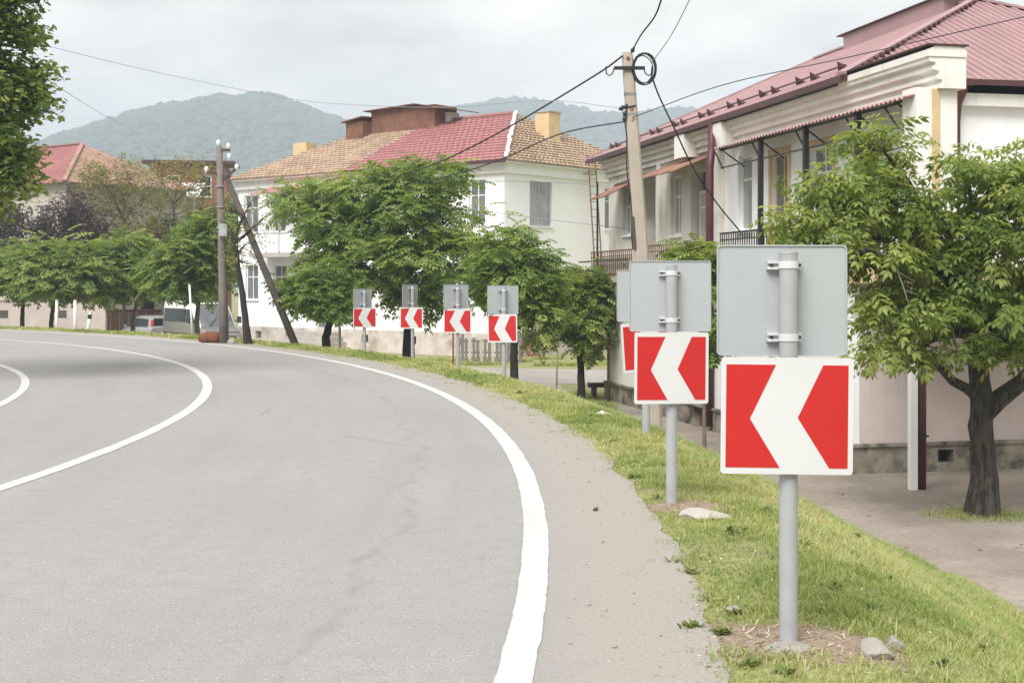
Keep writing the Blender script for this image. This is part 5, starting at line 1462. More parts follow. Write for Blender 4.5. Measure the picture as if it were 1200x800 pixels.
# ------------------------------------------------------------------ leaves
def frond_template(pairs, ll, lw, sag=0.22, fold=0.35):
    """compound leaf of unit length along x: leaflets in pairs and one at the end"""
    vs = []; fs = []
    def leaflet(bx, bz, ang, sgn):
        c, s = math.cos(ang), math.sin(ang) * sgn
        def pt(l, w, dz): return (bx + c * l - s * w, s * l + c * w, bz + dz)
        b = len(vs)
        vs.extend([pt(0, 0, 0), pt(ll * 0.5, lw, -fold * ll * 0.4 + 0.02), pt(ll, 0, -fold * ll), pt(ll * 0.5, -lw, -fold * ll * 0.4 + 0.02)])
        fs.append((b, b + 1, b + 2, b + 3))
    for i in range(pairs):
        t = 0.22 + 0.72 * i / max(1, pairs - 1)
        z = -sag * t * t
        for sgn in (-1, 1): leaflet(t, z, math.radians(62 - 12 * t), sgn)
    leaflet(0.97, -sag, 0.0, 1)
    return np.array(vs), np.array(fs)
def maple_template():
    pts = [(0, 0), (0.18, 0.34), (0.30, 0.22), (0.52, 0.5), (0.60, 0.22), (1.0, 0.0), (0.60, -0.22), (0.52, -0.5), (0.30, -0.22), (0.18, -0.34)]
    vs = np.array([(x, y, -0.2 * x * x - 0.25 * abs(y)) for x, y in pts])
    fs = np.array([(0, 1, 2, 3), (0, 3, 4, 5), (0, 5, 6, 7), (0, 7, 8, 9)])
    return vs, fs
def spray_template(n, seed):
    r = np.random.default_rng(seed); vs = []; fs = []
    for i in range(n):
        c = np.array([0.15 + 0.85 * i / n, (r.random() - .5) * 0.5, (r.random() - .5) * 0.3])
        a = r.random() * 6.28; l = 0.22 + 0.1 * r.random(); w = l * 0.32
        u = np.array([math.cos(a), math.sin(a), -0.35]); v = np.array([-math.sin(a), math.cos(a), (r.random() - .5)])
        b = len(vs); vs += [c, c + u * l * .5 + v * w, c + u * l, c + u * l * .5 - v * w]; fs.append((b, b+1, b+2, b+3))
    return np.array(vs), np.array(fs)
T_NEAR = frond_template(3, 0.50, 0.125, 0.42, 0.6)
T_MID = frond_template(4, 0.36, 0.10, 0.28, 0.5)
T_MAPLE = maple_template()
T_SPRAY = spray_template(7, 5)
T_SPARSE = spray_template(4, 8)

def make_tree(name, label, base, trunk, lobes, r0, leaf, leaf_m, bark_m, n_clu, per, size, seed, clump=0.16, group=None, droop=0.15, limb_r=0.45, tpl_k=1.0, bright=0.0, cat='tree'):
    """trunk: world points from the root up; lobes: (centre, radii) ellipsoids of foliage"""
    r = np.random.default_rng(seed)
    b = empty(name, base, 0, label, cat, group)
    base = Vector(base)
    tb = MB()
    tp = [Vector(q) - base for q in trunk]
    nt_ = len(tp)
    rad = [r0 * (1.25 if i == 0 else 1.0 - 0.45 * i / (nt_ - 1)) for i in range(nt_)]
    # flared foot and gently uneven stem
    pts = []; rr = []
    for i in range(nt_ - 1):
        for k in range(4):
            t = k / 4.0
            pts.append(tp[i].lerp(tp[i+1], t) + Vector(((r.random() - .5), (r.random() - .5), 0)) * r0 * 0.16 * (0 if i + k == 0 else 1)); rr.append((rad[i] * (1 - t) + rad[i+1] * t) * (1 + 0.1 * (r.random() - .5)))
    pts.append(tp[-1]); rr.append(rad[-1])
    rr[0] = r0 * 1.35
    tb.tube(pts, rr, 10)
    nodes_ = [p for p in pts[len(pts) // 3:]]
    node_r = [q for q in rr[len(pts) // 3:]]
    tops = pts[int(len(pts) * 0.55):]
    vol = []
    for c, s in lobes:
        c = Vector(c) - base
        vol.append(s[0] * s[1] * s[2])
        st = min(tops, key=lambda q: (q - c).length + 0.4 * max(0, q.z - c.z) + r.random() * 0.5)
        L = (c - st).length
        mid_ = st.lerp(c, 0.5) + Vector(((r.random() - .5) * 0.25 * L, (r.random() - .5) * 0.25 * L, (0.08 + 0.1 * r.random()) * L))
        lp = []; lr = []
        for k in range(8):
            t = k / 7.0
            q = st * (1-t)**2 + mid_ * 2*t*(1-t) + c * t*t + Vector(((r.random() - .5), (r.random() - .5), (r.random() - .5))) * 0.03 * L * (1 if 0 < k < 7 else 0)
            lp.append(q); lr.append(max(0.008, r0 * limb_r * (1 - 0.8 * t)))
        tb.tube(lp, lr, 7)
        nodes_ += lp[1:]; node_r += lr[1:]
    na = np.array([tuple(q) for q in nodes_])
    vol = np.array(vol) ** 0.7; cum = np.round(np.cumsum(vol) / vol.sum() * n_clu).astype(int)
    cent = []; outd = []
    st_ = 0
    for (c, s), e in zip(lobes, cum):
        k = e - st_; st_ = e
        if k <= 0: continue
        d = r.normal(size=(k, 3)); d /= np.linalg.norm(d, axis=1)[:, None]
        rad_ = 0.35 + 0.65 * r.random(k) ** 0.55
        rad_ *= 0.82 + 0.36 * r.random(k)
        q = np.array(tuple(Vector(c) - base)) + d * np.array(s) * rad_[:, None]
        cent.append(q); outd.append(d)
    cent = np.concatenate(cent); outd = np.concatenate(outd)
    for i, q in enumerate(cent):                # a twig to every clump
        j = int(np.argmin(((na - q) ** 2).sum(1) + 0.02 * r.random(len(na))))
        a = Vector(na[j]); c = Vector(q); L = (c - a).length
        m_ = a.lerp(c, 0.5) + Vector((r.random() - .5, r.random() - .5, r.random() * 0.7)) * 0.2 * L
        tr_ = min(node_r[j] * 0.6, 0.006 + 0.012 * L)
        tb.tube([a, m_, c], [tr_, tr_ * 0.7, tr_ * 0.35], 4, cap=False)
    tb.build('trunk', bark_m, b, smooth=True)
    # fronds
    n = len(cent) * per
    ci_ = np.repeat(np.arange(len(cent)), per)
    pos = cent[ci_] + r.normal(size=(n, 3)) * clump * np.array([1, 1, 0.7])
    az_ = r.random(n) * 2 * np.pi
    dirs = np.stack([np.cos(az_), np.sin(az_), np.zeros(n)], 1) + outd[ci_] * np.array([0.75, 0.75, 0.45]) + np.stack([np.zeros(n), np.zeros(n), r.normal(size=n) * 0.30 - droop], 1)
    dirs /= np.linalg.norm(dirs, axis=1)[:, None]
    up_ = np.stack([r.normal(size=n) * 0.35, r.normal(size=n) * 0.35, np.ones(n)], 1)
    sd_ = np.cross(up_, dirs); sd_ /= np.linalg.norm(sd_, axis=1)[:, None] + 1e-9
    nm_ = np.cross(dirs, sd_)
    Rm = np.stack([dirs, sd_, nm_], 2)
    sc_ = size * (0.7 + 0.6 * r.random(n))
    tv, tf = leaf
    V = pos[:, None, :] + np.einsum('nij,vj->nvi', Rm, tv) * sc_[:, None, None]
    Fc = (tf[None] + (np.arange(n) * len(tv))[:, None, None]).reshape(-1)
    base_r = np.clip(0.42 + 0.22 * r.normal(size=len(cent)) + bright, 0, 1)[ci_] + 0.14 * r.normal(size=n)
    rnd = np.repeat(np.clip(base_r, 0, 1), len(tv))
    cr = np_obj('crown', V.reshape(-1, 3), Fc, tf.shape[1], leaf_m, b, {'rnd': rnd})
    cr['kind'] = 'stuff'
    return b

def lob(x, y, Y, rx, ry, rd, dz=0.0):
    """foliage mass seen at (x, y), Y metres away, rx and ry pixels wide and high, rd metres deep"""
    p = P(x, y, Y)
    return (p, (rx * Y / F, rd, ry * Y / F))

# large locust on the path in front of the near house
tbp = Vector((6.40, 18.55, LOW - 0.1))
make_tree('locust_tree', 'leafy tree with rough dark trunk on the path before the near house', tbp,
    [tbp, tbp + Vector((0.0, 0, 0.6)), tbp + Vector((-0.03, 0, 1.3)), tbp + Vector((-0.02, 0.0, 1.75)), tbp + Vector((-0.10, 0.1, 2.5)), tbp + Vector((-0.2, 0.1, 3.1))],
    [lob(1036, 178, 18.2, 40, 32, 0.55), lob(985, 216, 17.9, 42, 22, 0.55), lob(925, 260, 17.8, 26, 13, 0.4), lob(975, 262, 17.7, 44, 20, 0.55), lob(1040, 238, 17.9, 48, 28, 0.7),
     lob(1105, 258, 17.9, 50, 26, 0.7), lob(1135, 200, 18.2, 34, 22, 0.6), lob(1190, 190, 18.6, 36, 26, 0.7), lob(1185, 240, 18.0, 48, 30, 0.8), lob(1250, 240, 18.5, 50, 50, 0.9),
     lob(1015, 305, 17.6, 46, 22, 0.7), lob(1088, 312, 17.7, 46, 28, 0.8), lob(1165, 292, 17.5, 48, 26, 0.7), lob(1230, 320, 18.0, 50, 40, 0.9), lob(1040, 362, 17.6, 46, 24, 0.7),
     lob(1105, 365, 17.7, 44, 24, 0.7), lob(1032, 410, 17.3, 32, 13, 0.45), lob(1185, 360, 17.4, 40, 24, 0.6), lob(1180, 402, 17.2, 34, 13, 0.5), lob(1235, 400, 17.6, 36, 24, 0.6), lob(1085, 405, 17.6, 24, 10, 0.4)],
    0.205, T_NEAR, MT['leaf_locust'], MT['bark'], 300, 14, 0.20, 21, 0.11, droop=0.28, limb_r=0.40, bright=0.16)
# its second stem that leaves the frame, and a dead hanging twig
dt = MB()
a_ = [P(1040, 300, 17.3), P(1052, 318, 17.2), P(1060, 340, 17.1), P(1066, 362, 17.1)]
dt.tube([P(1090, 292, 17.7)] + a_, [0.016, 0.014, 0.012, 0.009, 0.005], 6)
dt.tube([a_[1], P(1072, 330, 17.1)], [0.008, 0.004], 5); dt.tube([a_[0], P(1022, 292, 17.3), P(1012, 290, 17.3)], [0.01, 0.007, 0.004], 5); dt.tube([a_[2], P(1075, 345, 17.0)], [0.007, 0.003], 5)
tag(dt.build('dead_branch', MT['twig_pale'], smooth=True), 'bare pale dead branch hanging in the leafy tree', 'branch')
s2 = MB()
for o in bpy.data.objects:
    if o.name == 'locust_tree': LT = o
s2.tube([Vector((-0.02, 0, 1.45)), Vector((0.22, -0.02, 1.68)), Vector((0.55, 0.0, 1.92)), Vector((1.0, 0.1, 2.4)), Vector((1.5, 0.2, 3.0))], [0.15, 0.135, 0.115, 0.09, 0.07], 10)
s2.tube([P(1135, 395, 18.3) - tbp, P(1165, 360, 18.1) - tbp, P(1205, 320, 18.0) - tbp, P(1240, 290, 18.0) - tbp], [0.1, 0.085, 0.07, 0.05], 8)
s2.build('limb', MT['bark'], LT, smooth=True)

# wide tree behind the far signs
def ground_pt(x, Y): 
    p = P(x, 400, Y); return Vector((p.x, Y, gz(p.x, Y) - 0.1))
g1 = ground_pt(479, 38.0)
make_tree('wide_tree', 'wide dark green spreading tree with thick trunk behind the signs', g1,
    [g1, P(479, 385, 38.0), P(476, 360, 38.0), P(470, 335, 38.2), P(462, 300, 38.4)],
    [lob(345, 232, 37.5, 34, 18, 0.9), lob(392, 228, 37.8, 34, 20, 1.0), lob(430, 224, 38.0, 36, 24, 1.2), lob(482, 212, 38.2, 44, 26, 1.4), lob(517, 212, 38.2, 27, 22, 1.2),
     lob(372, 262, 37.5, 34, 18, 1.0), lob(420, 262, 37.6, 40, 28, 1.4), lob(475, 255, 37.5, 48, 34, 1.6), lob(526, 258, 37.6, 36, 24, 1.3), lob(392, 302, 37.4, 36, 20, 1.1),
     lob(440, 300, 37.2, 46, 26, 1.5), lob(505, 300, 37.2, 48, 30, 1.5), lob(560, 285, 37.5, 26, 22, 1.0), lob(390, 330, 37.4, 34, 16, 0.9), lob(450, 330, 37.3, 38, 18, 1.1), lob(520, 335, 37.3, 36, 20, 1.1), lob(505, 360, 37.4, 18, 22, 0.7)],
    0.165, T_MID, MT['leaf_mid'], MT['bark_dark'], 350, 12, 0.36, 31, 0.18, droop=0.12, bright=0.13)
g2 = ground_pt(384, 35.5)
make_tree('small_tree', 'small forked tree beside the thin white stake', g2, [g2, P(382, 395, 35.5), P(386, 380, 35.4), P(384, 362, 35.3)],
    [lob(372, 345, 35.2, 34, 16, 0.8), lob(400, 352, 35.0, 22, 14, 0.7), lob(352, 338, 35.4, 24, 12, 0.6), lob(385, 325, 35.4, 34, 14, 0.8)], 0.13, T_MID, MT['leaf_mid'], MT['bark_dark'], 120, 12, 0.32, 33, 0.16)
g3 = ground_pt(603, 31.1)
make_tree('bushy_tree', 'bushy tree with thin dark trunk next to the path opening', g3, [g3, P(602, 425, 31.1), P(603, 400, 31.1), P(600, 370, 31.2), P(598, 345, 31.2)],
    [lob(583, 300, 31.6, 34, 24, 0.9), lob(622, 310, 31.4, 30, 20, 0.8), lob(605, 335, 31.2, 44, 22, 1.0), lob(640, 335, 31.2, 24, 20, 0.8), lob(572, 335, 31.4, 26, 20, 0.8), lob(632, 366, 31.1, 20, 16, 0.6), lob(606, 278, 31.6, 20, 12, 0.5), lob(640, 385, 31.0, 10, 12, 0.4)],
    0.105, T_MID, MT['leaf_mid'], MT['bark_dark'], 175, 11, 0.30, 35, 0.16, droop=0.2, bright=0.1)
g4 = ground_pt(681, 36.5)
make_tree('round_tree', 'rounded pale green young tree on the shaded lawn', g4, [g4, P(681, 432, 36.5), P(679, 412, 36.5), P(684, 390, 36.5), P(684, 370, 36.5)],
    [lob(684, 345, 36.5, 36, 24, 1.0), lob(662, 360, 36.4, 20, 18, 0.7), lob(708, 350, 36.5, 18, 24, 0.7), lob(684, 375, 36.3, 24, 18, 0.8), lob(690, 325, 36.6, 22, 12, 0.6), lob(690, 398, 36.3, 12, 14, 0.5)],
    0.10, T_MID, MT['leaf_locust'], MT['bark_dark'], 230, 11, 0.30, 37, 0.15, bright=0.12)
g5 = ground_pt(826, 24.2)
make_tree('small_tree', 'young bright green tree beside the veranda, behind the chevron panels', g5, [g5, P(824, 400, 24.2), P(822, 340, 24.2)],
    [lob(822, 300, 24.2, 20, 12, 0.4), lob(800, 296, 24.2, 14, 8, 0.3), lob(826, 330, 24.2, 16, 20, 0.4), lob(838, 380, 24.0, 8, 30, 0.3)], 0.03, T_MID, MT['leaf_locust'], MT['bark_grey'], 70, 11, 0.24, 39, 0.12, bright=0.15)
# thin crooked bare tree between the pole and its strut
g6 = ground_pt(291, 34.7)
make_tree('thin_tree', 'thin crooked nearly bare tree between the pole and its strut', g6, [g6, P(288, 380, 34.7), P(284, 345, 34.7), P(279, 315, 34.8), P(276, 285, 34.8)],
    [lob(290, 285, 34.8, 26, 24, 0.7), lob(305, 260, 34.8, 16, 22, 0.5), lob(270, 268, 34.8, 14, 22, 0.5), lob(284, 308, 34.6, 20, 12, 0.5), lob(296, 235, 34.8, 12, 16, 0.4)], 0.10, T_SPARSE, MT['leaf_olive'], MT['bark_dark'], 130, 2, 0.22, 41, 0.1)
# row of small street trees on the left
rowg = 'street trees beyond the bend'
for k_, (lab, x_, Y_, tr, lb, br, nc) in enumerate((
    ('small street tree with a twin trunk beside the two white posts', 62, 49.0, [(60, 378), (62, 360), (66, 345)], [(50, 314, 30, 16), (78, 296, 26, 13), (85, 318, 32, 15), (45, 292, 14, 12), (58, 332, 30, 10), (105, 322, 20, 14), (110, 340, 14, 8)], 0.08, 240),
    ('small street tree with a slanting trunk over the silver car', 155, 51.0, [(156, 375), (160, 358), (158, 345)], [(150, 300, 32, 16), (128, 315, 28, 14), (165, 316, 30, 14), (180, 302, 22, 14), (142, 334, 26, 8), (152, 285, 24, 10)], 0.02, 240),
    ('street tree with a drooping crown over the minibus', 231, 46.5, [(231, 375), (232, 355), (230, 340)], [(222, 294, 30, 16), (245, 272, 18, 22), (214, 316, 32, 12), (246, 308, 18, 16), (205, 330, 24, 7), (238, 330, 18, 7), (190, 316, 16, 12)], -0.02, 280),
    ('short street tree standing before the pinkish yard wall', 26, 52.0, [(26, 372), (27, 358), (26, 345)], [(22, 326, 22, 12), (5, 318, 22, 14), (40, 330, 14, 8), (-20, 308, 30, 22)], -0.12, 150))):
    gg = ground_pt(x_, Y_)
    make_tree('street_tree', lab, gg, [gg] + [P(a, b_, Y_) for a, b_ in tr], [lob(a, b_, Y_ - 0.6 + 0.25 * (i % 4), c, d, 1.2) for i, (a, b_, c, d) in enumerate(lb)], 0.10, T_MID, MT['leaf_far'], MT['bark_grey'] if k_ in (1, 2) else MT['bark'], nc, 11, 0.40, 50 + k_, 0.22, group=rowg, bright=br + 0.16)
# taller trees behind them
for k_, (nm, lab, x_, Y_, tr, lb, lm, bm2, nc, per_, tpl, sz) in enumerate((
    ('plum_tree', 'broad purple-leaved tree at the left behind the street trees', 20, 66.5, [(22, 350), (25, 320), (28, 290)], [(5, 300, 30, 24), (25, 270, 30, 26), (50, 285, 24, 26), (0, 255, 26, 18), (15, 325, 36, 16), (-25, 290, 30, 40)], MT['leaf_purple'], MT['bark_dark'], 300, 12, T_SPRAY, 0.42),
    ('plum_tree', 'smaller purple-leaved tree under the red hipped roof', 85, 67.0, [(86, 340), (86, 310), (84, 280)], [(75, 265, 22, 22), (100, 270, 22, 26), (85, 240, 20, 18), (115, 285, 16, 18), (68, 290, 16, 16), (135, 290, 16, 12)], MT['leaf_purple'], MT['bark_dark'], 280, 11, T_SPRAY, 0.38),
    ('olive_tree', 'thin-leaved olive-coloured tree before the red hipped roof', 146, 70.5, [(145, 340), (148, 300), (146, 260)], [(120, 215, 28, 24), (150, 205, 28, 22), (165, 235, 24, 26), (130, 250, 24, 22), (150, 275, 24, 18), (105, 200, 16, 14)], MT['leaf_olive'], MT['bark_grey'], 330, 7, T_SPARSE, 0.44),
    ('olive_tree', 'bare-topped thin tree beside the old pole', 205, 70.0, [(205, 340), (206, 300), (205, 265), (203, 240)], [(190, 215, 20, 24), (215, 205, 22, 24), (238, 210, 16, 26), (205, 245, 26, 18), (235, 245, 14, 18)], MT['leaf_olive'], MT['bark_grey'], 240, 6, T_SPARSE, 0.42),
    ('yellow_shrub', 'yellow-green shrub above the street trees', 190, 69.5, [(192, 340), (190, 310), (190, 290)], [(185, 270, 18, 14), (205, 280, 18, 14), (172, 290, 12, 14), (195, 300, 22, 14)], MT['leaf_yellow'], MT['bark_grey'], 150, 10, T_SPRAY, 0.36),
    ('dark_tree', 'dark leafy tree filling the gap behind the old pole', 240, 70.5, [(242, 345), (243, 310), (242, 280)], [(235, 275, 20, 26), (255, 265, 12, 24), (245, 310, 22, 22), (225, 310, 16, 20), (272, 250, 8, 22), (273, 295, 7, 18)], MT['leaf_far'], MT['bark_dark'], 190, 11, T_MID, 0.48))):
    gg = ground_pt(x_, Y_)
    make_tree(nm, lab, gg, [gg] + [P(a, b_, Y_) for a, b_ in tr], [lob(a, b_, Y_ - 0.5 + 0.3 * (i % 4), c, d, 1.3) for i, (a, b_, c, d) in enumerate(lb)], 0.10, tpl, lm, bm2, nc, per_, sz, 70 + k_, 0.26)
# maple overhanging the inside of the bend
gm = Vector((-12.6, 22.5, -0.02))
make_tree('maple_tree', 'tall full green maple leaning in over the inside of the bend', gm,
    [gm, gm + Vector((0.1, 0, 1.8)), gm + Vector((0.3, 0, 3.4)), gm + Vector((0.6, 0, 5.0)), gm + Vector((0.8, 0, 6.5))],
    [lob(5, 20, 22, 34, 30, 0.9), lob(30, 35, 21.8, 18, 10, 0.5), lob(-10, 80, 21.7, 36, 34, 1.1), lob(38, 82, 22, 18, 12, 0.6), lob(8, 118, 21.8, 36, 26, 1.0), lob(42, 112, 22, 14, 10, 0.5), lob(-5, 165, 21.8, 40, 30, 1.1),
     lob(20, 182, 22.0, 16, 12, 0.6), lob(10, 208, 21.8, 26, 22, 0.9), lob(-30, 220, 21.8, 45, 36, 1.3), lob(-80, 130, 22, 60, 70, 1.8), lob(-70, 30, 22, 60, 60, 1.6), lob(-10, -40, 22, 60, 40, 1.2), lob(-90, -70, 22, 90, 60, 1.6)],
    0.24, T_MAPLE, MT['leaf_maple'], MT['bark'], 900, 30, 0.115, 90, 0.15, droop=0.25, bright=0.24)

# ------------------------------------------------------------------ grass
def grass_zone(n, amin, amax, dmin, dmax, hgt, wid, seed, dens_edge=0.56):
    r = np.random.default_rng(seed)
    a = amin + (amax - amin) * r.random(n); d = dmin + (dmax - dmin) * r.random(n)
    x = CX + (R0 + d) * np.cos(a); y = CY + (R0 + d) * np.sin(a)
    e = fnoise(x * 1.6, y * 1.6, 5) - 0.47
    toe_ = 4.78 + 0.28 * (fnoise(a * 46 * 0.9, np.full(n, 1.0), 21) - 0.47) * 2
    patch = fnoise(x * 0.9 + 3, y * 0.9, 8)
    keep = (d > dens_edge + 1.0 * e + 0.7 * r.random(n) ** 3 - 0.16) & (d < toe_ + 0.1 * r.normal(size=n))
    keep &= r.random(n) < np.clip((patch - 0.26) * 6, 0.5, 1)
    # trodden bare soil round the nearest posts
    for bx, by, br in ((1.20, 5.95, 0.30), (1.20, 9.5, 0.3), (1.48, 5.9, 0.2), (0.93, 6.0, 0.2)):
        rr_ = np.hypot(x - bx, y - by)
        keep &= (rr_ > br * (0.6 + 0.6 * r.random(n)))
    x, y, d, patch = x[keep], y[keep], d[keep], patch[keep]
    return x, y, d, patch, hgt, wid
def blades(zones, name, label, seed):
    r = np.random.default_rng(seed)
    VV = []; FF = []; RR = []; off = 0
    for x, y, d, patch, hgt, wid in zones:
        n = len(x)
        z = ground_z(x, y) - 0.004
        tuft = fnoise(x * 5.0, y * 5.0, 15)
        h = hgt * (0.5 + 0.9 * r.random(n)) * np.clip(0.35 + 1.5 * (tuft - 0.2), 0.45, 1.5)
        h *= np.clip((d - 0.45) / 0.7, 0.45, 1.0)
        az_ = r.random(n) * 6.283
        ln = h * (0.4 + 1.6 * r.random(n))
        w = wid * (0.6 + 0.8 * r.random(n))
        cx_, sx_ = np.cos(az_), np.sin(az_)
        px_, py_ = -sx_ * w / 2, cx_ * w / 2
        b0 = np.stack([x - px_, y - py_, z], 1); b1 = np.stack([x + px_, y + py_, z], 1)
        m0 = np.stack([x + cx_ * ln * 0.35 - px_ * 0.8, y + sx_ * ln * 0.35 - py_ * 0.8, z + h * 0.65], 1)
        m1 = np.stack([x + cx_ * ln * 0.35 + px_ * 0.8, y + sx_ * ln * 0.35 + py_ * 0.8, z + h * 0.65], 1)
        t = np.stack([x + cx_ * ln, y + sx_ * ln, z + h], 1)
        V = np.stack([b0, b1, m1, m0, t], 1).reshape(-1, 3)
        base = (np.arange(n) * 5 + off)[:, None]
        Fc = np.concatenate([base + np.array([[0, 1, 2]]), base + np.array([[0, 2, 3]]), base + np.array([[3, 2, 4]])], 0)
        big_ = fnoise(x * 0.8, y * 0.8, 27)
        dry = r.random(n) < np.clip(0.10 + 1.3 * (big_ - 0.42), 0.04, 0.5)
        col = np.clip(0.38 + 0.15 * r.normal(size=n) + 1.1 * (big_ - 0.45) + 0.7 * (fnoise(x * 3.1, y * 3.1, 61) - 0.47), 0, 0.75)
        col = np.where(dry, 0.75 + 0.25 * r.random(n), col)
        VV.append(V); FF.append(Fc.reshape(-1)); RR.append(np.repeat(col, 5)); off += n * 5
    o = np_obj(name, np.concatenate(VV), np.concatenate(FF), 3, MT['grass'], attr={'rnd': np.concatenate(RR)})
    return tag(o, label, 'grass', kind='stuff')
deg = math.radians
zones = [grass_zone(230000, deg(-9), deg(3), 0.30, 4.9, 0.040, 0.0055, 1), grass_zone(130000, deg(3), deg(14), 0.42, 4.9, 0.065, 0.009, 2),
         grass_zone(80000, deg(14), deg(32), 0.45, 4.9, 0.075, 0.018, 3), grass_zone(36000, deg(32), deg(62), 0.45, 4.6, 0.09, 0.03, 4)]
zt = grass_zone(60000, deg(-9), deg(16), 0.5, 4.8, 0.085, 0.006, 9)      # taller tufts
kt = fnoise(zt[0] * 2.3, zt[1] * 2.3, 91) > 0.585
zones.append((zt[0][kt], zt[1][kt], zt[2][kt], zt[3][kt], 0.085, 0.006))
# lawn below the round tree
rr2 = np.random.default_rng(6); lx = -2.2 + 5.6 * rr2.random(16000); ly = 31.0 + 8.0 * rr2.random(16000)
dd_ = dist_out(lx, ly); kk = (dd_ > 4.3) & (ly > 31.6 + 0.75 * np.clip(lx, 0, 9)) & (lx < 2.9 - (ly - 31) * 0.10 + 0.1 * rr2.normal(size=16000)) & (fnoise(lx * 0.8, ly * 0.8, 44) > 0.33)
lx, ly = lx[kk], ly[kk]
zones.append((lx, ly, np.full(len(lx), 2.0), np.full(len(lx), 0.5), 0.08, 0.022))
lx = -3.5 + 9.0 * rr2.random(14000); ly = 51.5 + 5.0 * rr2.random(14000)
kk = fnoise(lx * 0.5, ly * 0.7, 46) > 0.47
a_g = rr2.random(2600) * 6.283; r_g = 0.2 + 0.55 * rr2.random(2600) ** 1.4
zones.append((6.40 + r_g * np.cos(a_g) * 1.2, 18.5 + r_g * np.sin(a_g) * 0.8, np.full(2600, 1.6), np.full(2600, 0.5), 0.06, 0.008))
zones.append((lx[kk], ly[kk], np.full(kk.sum(), 2.0), np.full(kk.sum(), 0.5), 0.12, 0.04))
blades(zones, 'grass', 'short patchy green and straw-coloured grass on the bank', 60)

# broad-leaved weeds and clover heads in the grass
r = np.random.default_rng(77)
wv = []; wf = []; wr = []
def weed(px, py, n, s, col):
    c = ray_ground(px, py)
    for i in range(n):
        a = r.random() * 6.283; el_ = 0.25 + 0.8 * r.random(); l = s * (0.6 + 0.7 * r.random()); w = l * 0.17
        o = np.array([c.x + r.normal() * s * 0.35, c.y + r.normal() * s * 0.35, c.z])
        u = np.array([math.cos(a) * math.cos(el_), math.sin(a) * math.cos(el_), math.sin(el_)]); v = np.array([-math.sin(a), math.cos(a), 0])
        b = len(wv)
        wv.extend([o, o + u * l * 0.55 + v * w, o + u * l * 0.9 - np.array([0, 0, l * .12]), o + u * l * 0.55 - v * w]); wf.append((b, b+1, b+2, b+3)); wr.extend([col + 0.12 * r.normal()] * 4)
for px_, py_, n_, s_, c_ in ((790, 660, 26, 0.055, 0.85), (808, 672, 26, 0.06, 0.7), (828, 706, 18, 0.05, 0.5), (810, 738, 60, 0.055, 0.3), (845, 742, 50, 0.05, 0.35), (865, 720, 20, 0.05, 0.45), (1020, 715, 26, 0.06, 0.45), (1006, 668, 30, 0.06, 0.3), (975, 690, 30, 0.06, 0.4),
                             (1060, 730, 20, 0.05, 0.5), (1110, 700, 20, 0.06, 0.45), (860, 625, 36, 0.07, 0.2), (900, 600, 30, 0.07, 0.25), (1000, 630, 30, 0.07, 0.35), (880, 780, 40, 0.05, 0.4), (920, 790, 30, 0.05, 0.35), (1100, 780, 30, 0.05, 0.4), (1150, 760, 30, 0.05, 0.4),
                             (745, 560, 30, 0.07, 0.45), (770, 585, 24, 0.06, 0.4), (720, 520, 24, 0.08, 0.45), (690, 490, 24, 0.09, 0.35), (655, 470, 24, 0.10, 0.35), (610, 462, 20, 0.10, 0.4), (1040, 680, 24, 0.06, 0.4), (940, 640, 26, 0.06, 0.35)):
    weed(px_, py_, n_, s_, c_)
w_ = np_obj('weeds', np.array(wv), np.array(wf).reshape(-1), 4, MT['weed'], attr={'rnd': np.clip(wr, 0, 1)})
tag(w_, 'low broad-leaved weeds scattered through the bank grass', 'weeds', kind='stuff')
iv_, if_ = ico()
fl = []
for px_, py_ in ((845, 664), (832, 668), (1000, 650), (905, 690), (1090, 752), (980, 712), (1133, 700), (948, 650), (770, 545), (1060, 655), (860, 602), (795, 640), (1170, 735), (1010, 700), (885, 655)):
    c = ray_ground(px_, py_); fl.append(np.array([c.x, c.y, c.z + 0.045]) + iv_ * 0.005)
w_ = np_obj('clover_heads', np.concatenate(fl), (if_[None] + (np.arange(len(fl)) * 12)[:, None, None]).reshape(-1), 3, MT['petal'])
tag(w_, 'tiny white clover heads dotted over the bank grass', 'flowers', kind='stuff')
# fallen leaves and crumbs on the path
r = np.random.default_rng(123)
lv = []; lf = []; lr = []
for i in range(420):
    x = 2.6 + 7.0 * r.random(); y = 14.5 + 14 * r.random()
    if dist_out(x, y) < 4.95 or r.random() > 0.3 + 0.7 * math.exp(-((x - 6.3) ** 2 + (y - 19.5) ** 2) / 14): continue
    a = r.random() * 6.28; l = 0.015 + 0.035 * r.random() ** 2; w = l * 0.5
    u = np.array([math.cos(a), math.sin(a), 0.15 * r.normal()]); v = np.array([-math.sin(a), math.cos(a), 0.2 * r.normal()])
    o = np.array([x, y, LOW + 0.012]); b = len(lv)
    lv.extend([o - u * l, o - v * w, o + u * l, o + v * w]); lf.append((b, b+1, b+2, b+3)); lr.extend([r.random()] * 4)
MT['litter'] = leaf_mat('litter', (0.10, 0.075, 0.05), (0.36, 0.30, 0.22), (0.60, 0.56, 0.46), 0.1, 0.8)
tag(np_obj('leaf_litter', np.array(lv), np.array(lf).reshape(-1), 4, MT['litter'], attr={'rnd': lr}), 'fallen leaves and crumbs littering the path under the tree', 'litter', kind='stuff')
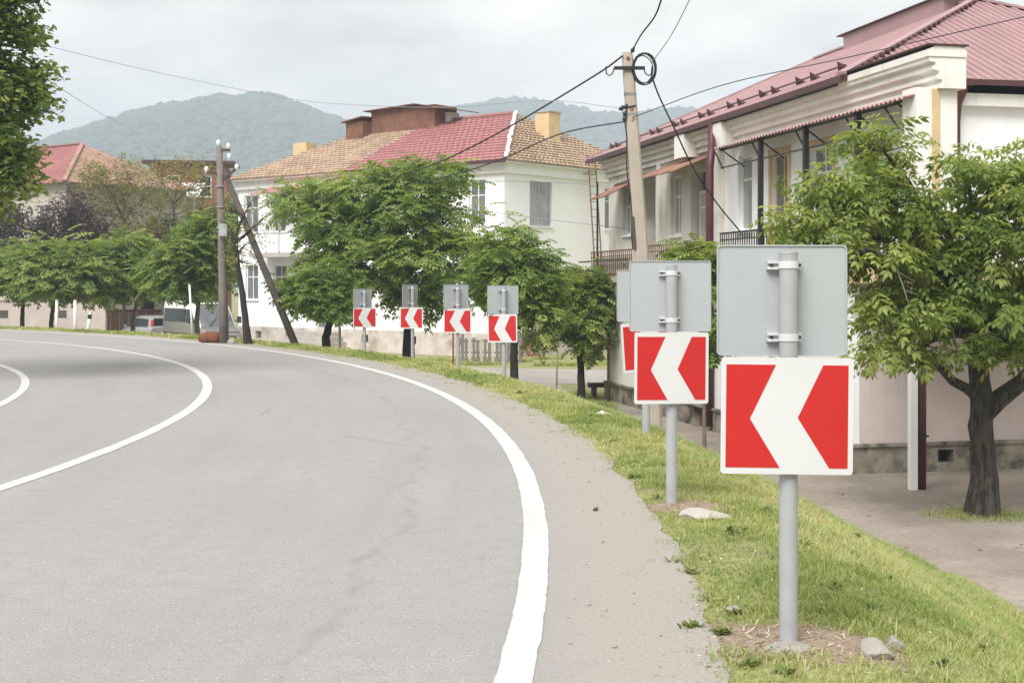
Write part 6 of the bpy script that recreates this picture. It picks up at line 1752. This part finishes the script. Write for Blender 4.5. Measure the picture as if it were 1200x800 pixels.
# dead stems and straw on the trodden soil by the post
lv = []; lf = []; lr = []
for bx, by, br, n in ((1.2, 5.92, 0.42, 260), (1.2, 9.5, 0.4, 120), (0.85, 6.6, 0.5, 120), (0.8, 8.0, 0.7, 140)):
    for i in range(n):
        x = bx + br * 0.6 * r.normal(); y = by + br * 0.6 * r.normal()
        if dist_out(x, y) < 0.55: continue
        a = r.random() * 6.28; l = 0.005 + 0.02 * r.random(); w = 0.0015 + 0.003 * r.random()
        u = np.array([math.cos(a), math.sin(a), 0.25 * r.normal()]); v = np.array([-math.sin(a), math.cos(a), 0.2])
        o = np.array([x, y, gz(x, y) + 0.008]); b = len(lv)
        lv.extend([o - u * l - v * w, o + u * l - v * w, o + u * l + v * w, o - u * l + v * w]); lf.append((b, b+1, b+2, b+3)); lr.extend([r.random()] * 4)
tag(np_obj('straw', np.array(lv), np.array(lf).reshape(-1), 4, MT['litter'], attr={'rnd': lr}), 'dry straw and dead stems on bare soil round the posts', 'straw', kind='stuff')

# fine gravel crumbs on the shoulder
r = np.random.default_rng(321)
k = 500
aa = math.radians(-8) + math.radians(26) * r.random(k) ** 1.5; dd = 0.12 + 0.8 * r.random(k) ** 0.7
pp = np.stack([CX + (R0 + dd) * np.cos(aa), CY + (R0 + dd) * np.sin(aa), np.full(k, 0.002)], 1)
pp[:, 2] = np.maximum(0.002, ground_z(pp[:, 0], pp[:, 1]) + 0.002)
sz = (0.002 + 0.007 * r.random(k) ** 3)
vv = pp[:, None, :] + iv_[None] * sz[:, None, None] * np.array([1.2, 1.0, 0.7]) * (0.7 + 0.6 * r.random((k, 12, 1)))
MT['gravel'] = leaf_mat('gravel', (0.22, 0.20, 0.18), (0.36, 0.335, 0.305), (0.52, 0.49, 0.45), 0.02, 0.9)
tag(np_obj('gravel', vv.reshape(-1, 3), (if_[None] + (np.arange(k) * 12)[:, None, None]).reshape(-1), 3, MT['gravel'], attr={'rnd': np.repeat(r.random(k), 12)}), 'fine gravel crumbs strewn over the dusty shoulder', 'gravel', kind='stuff')
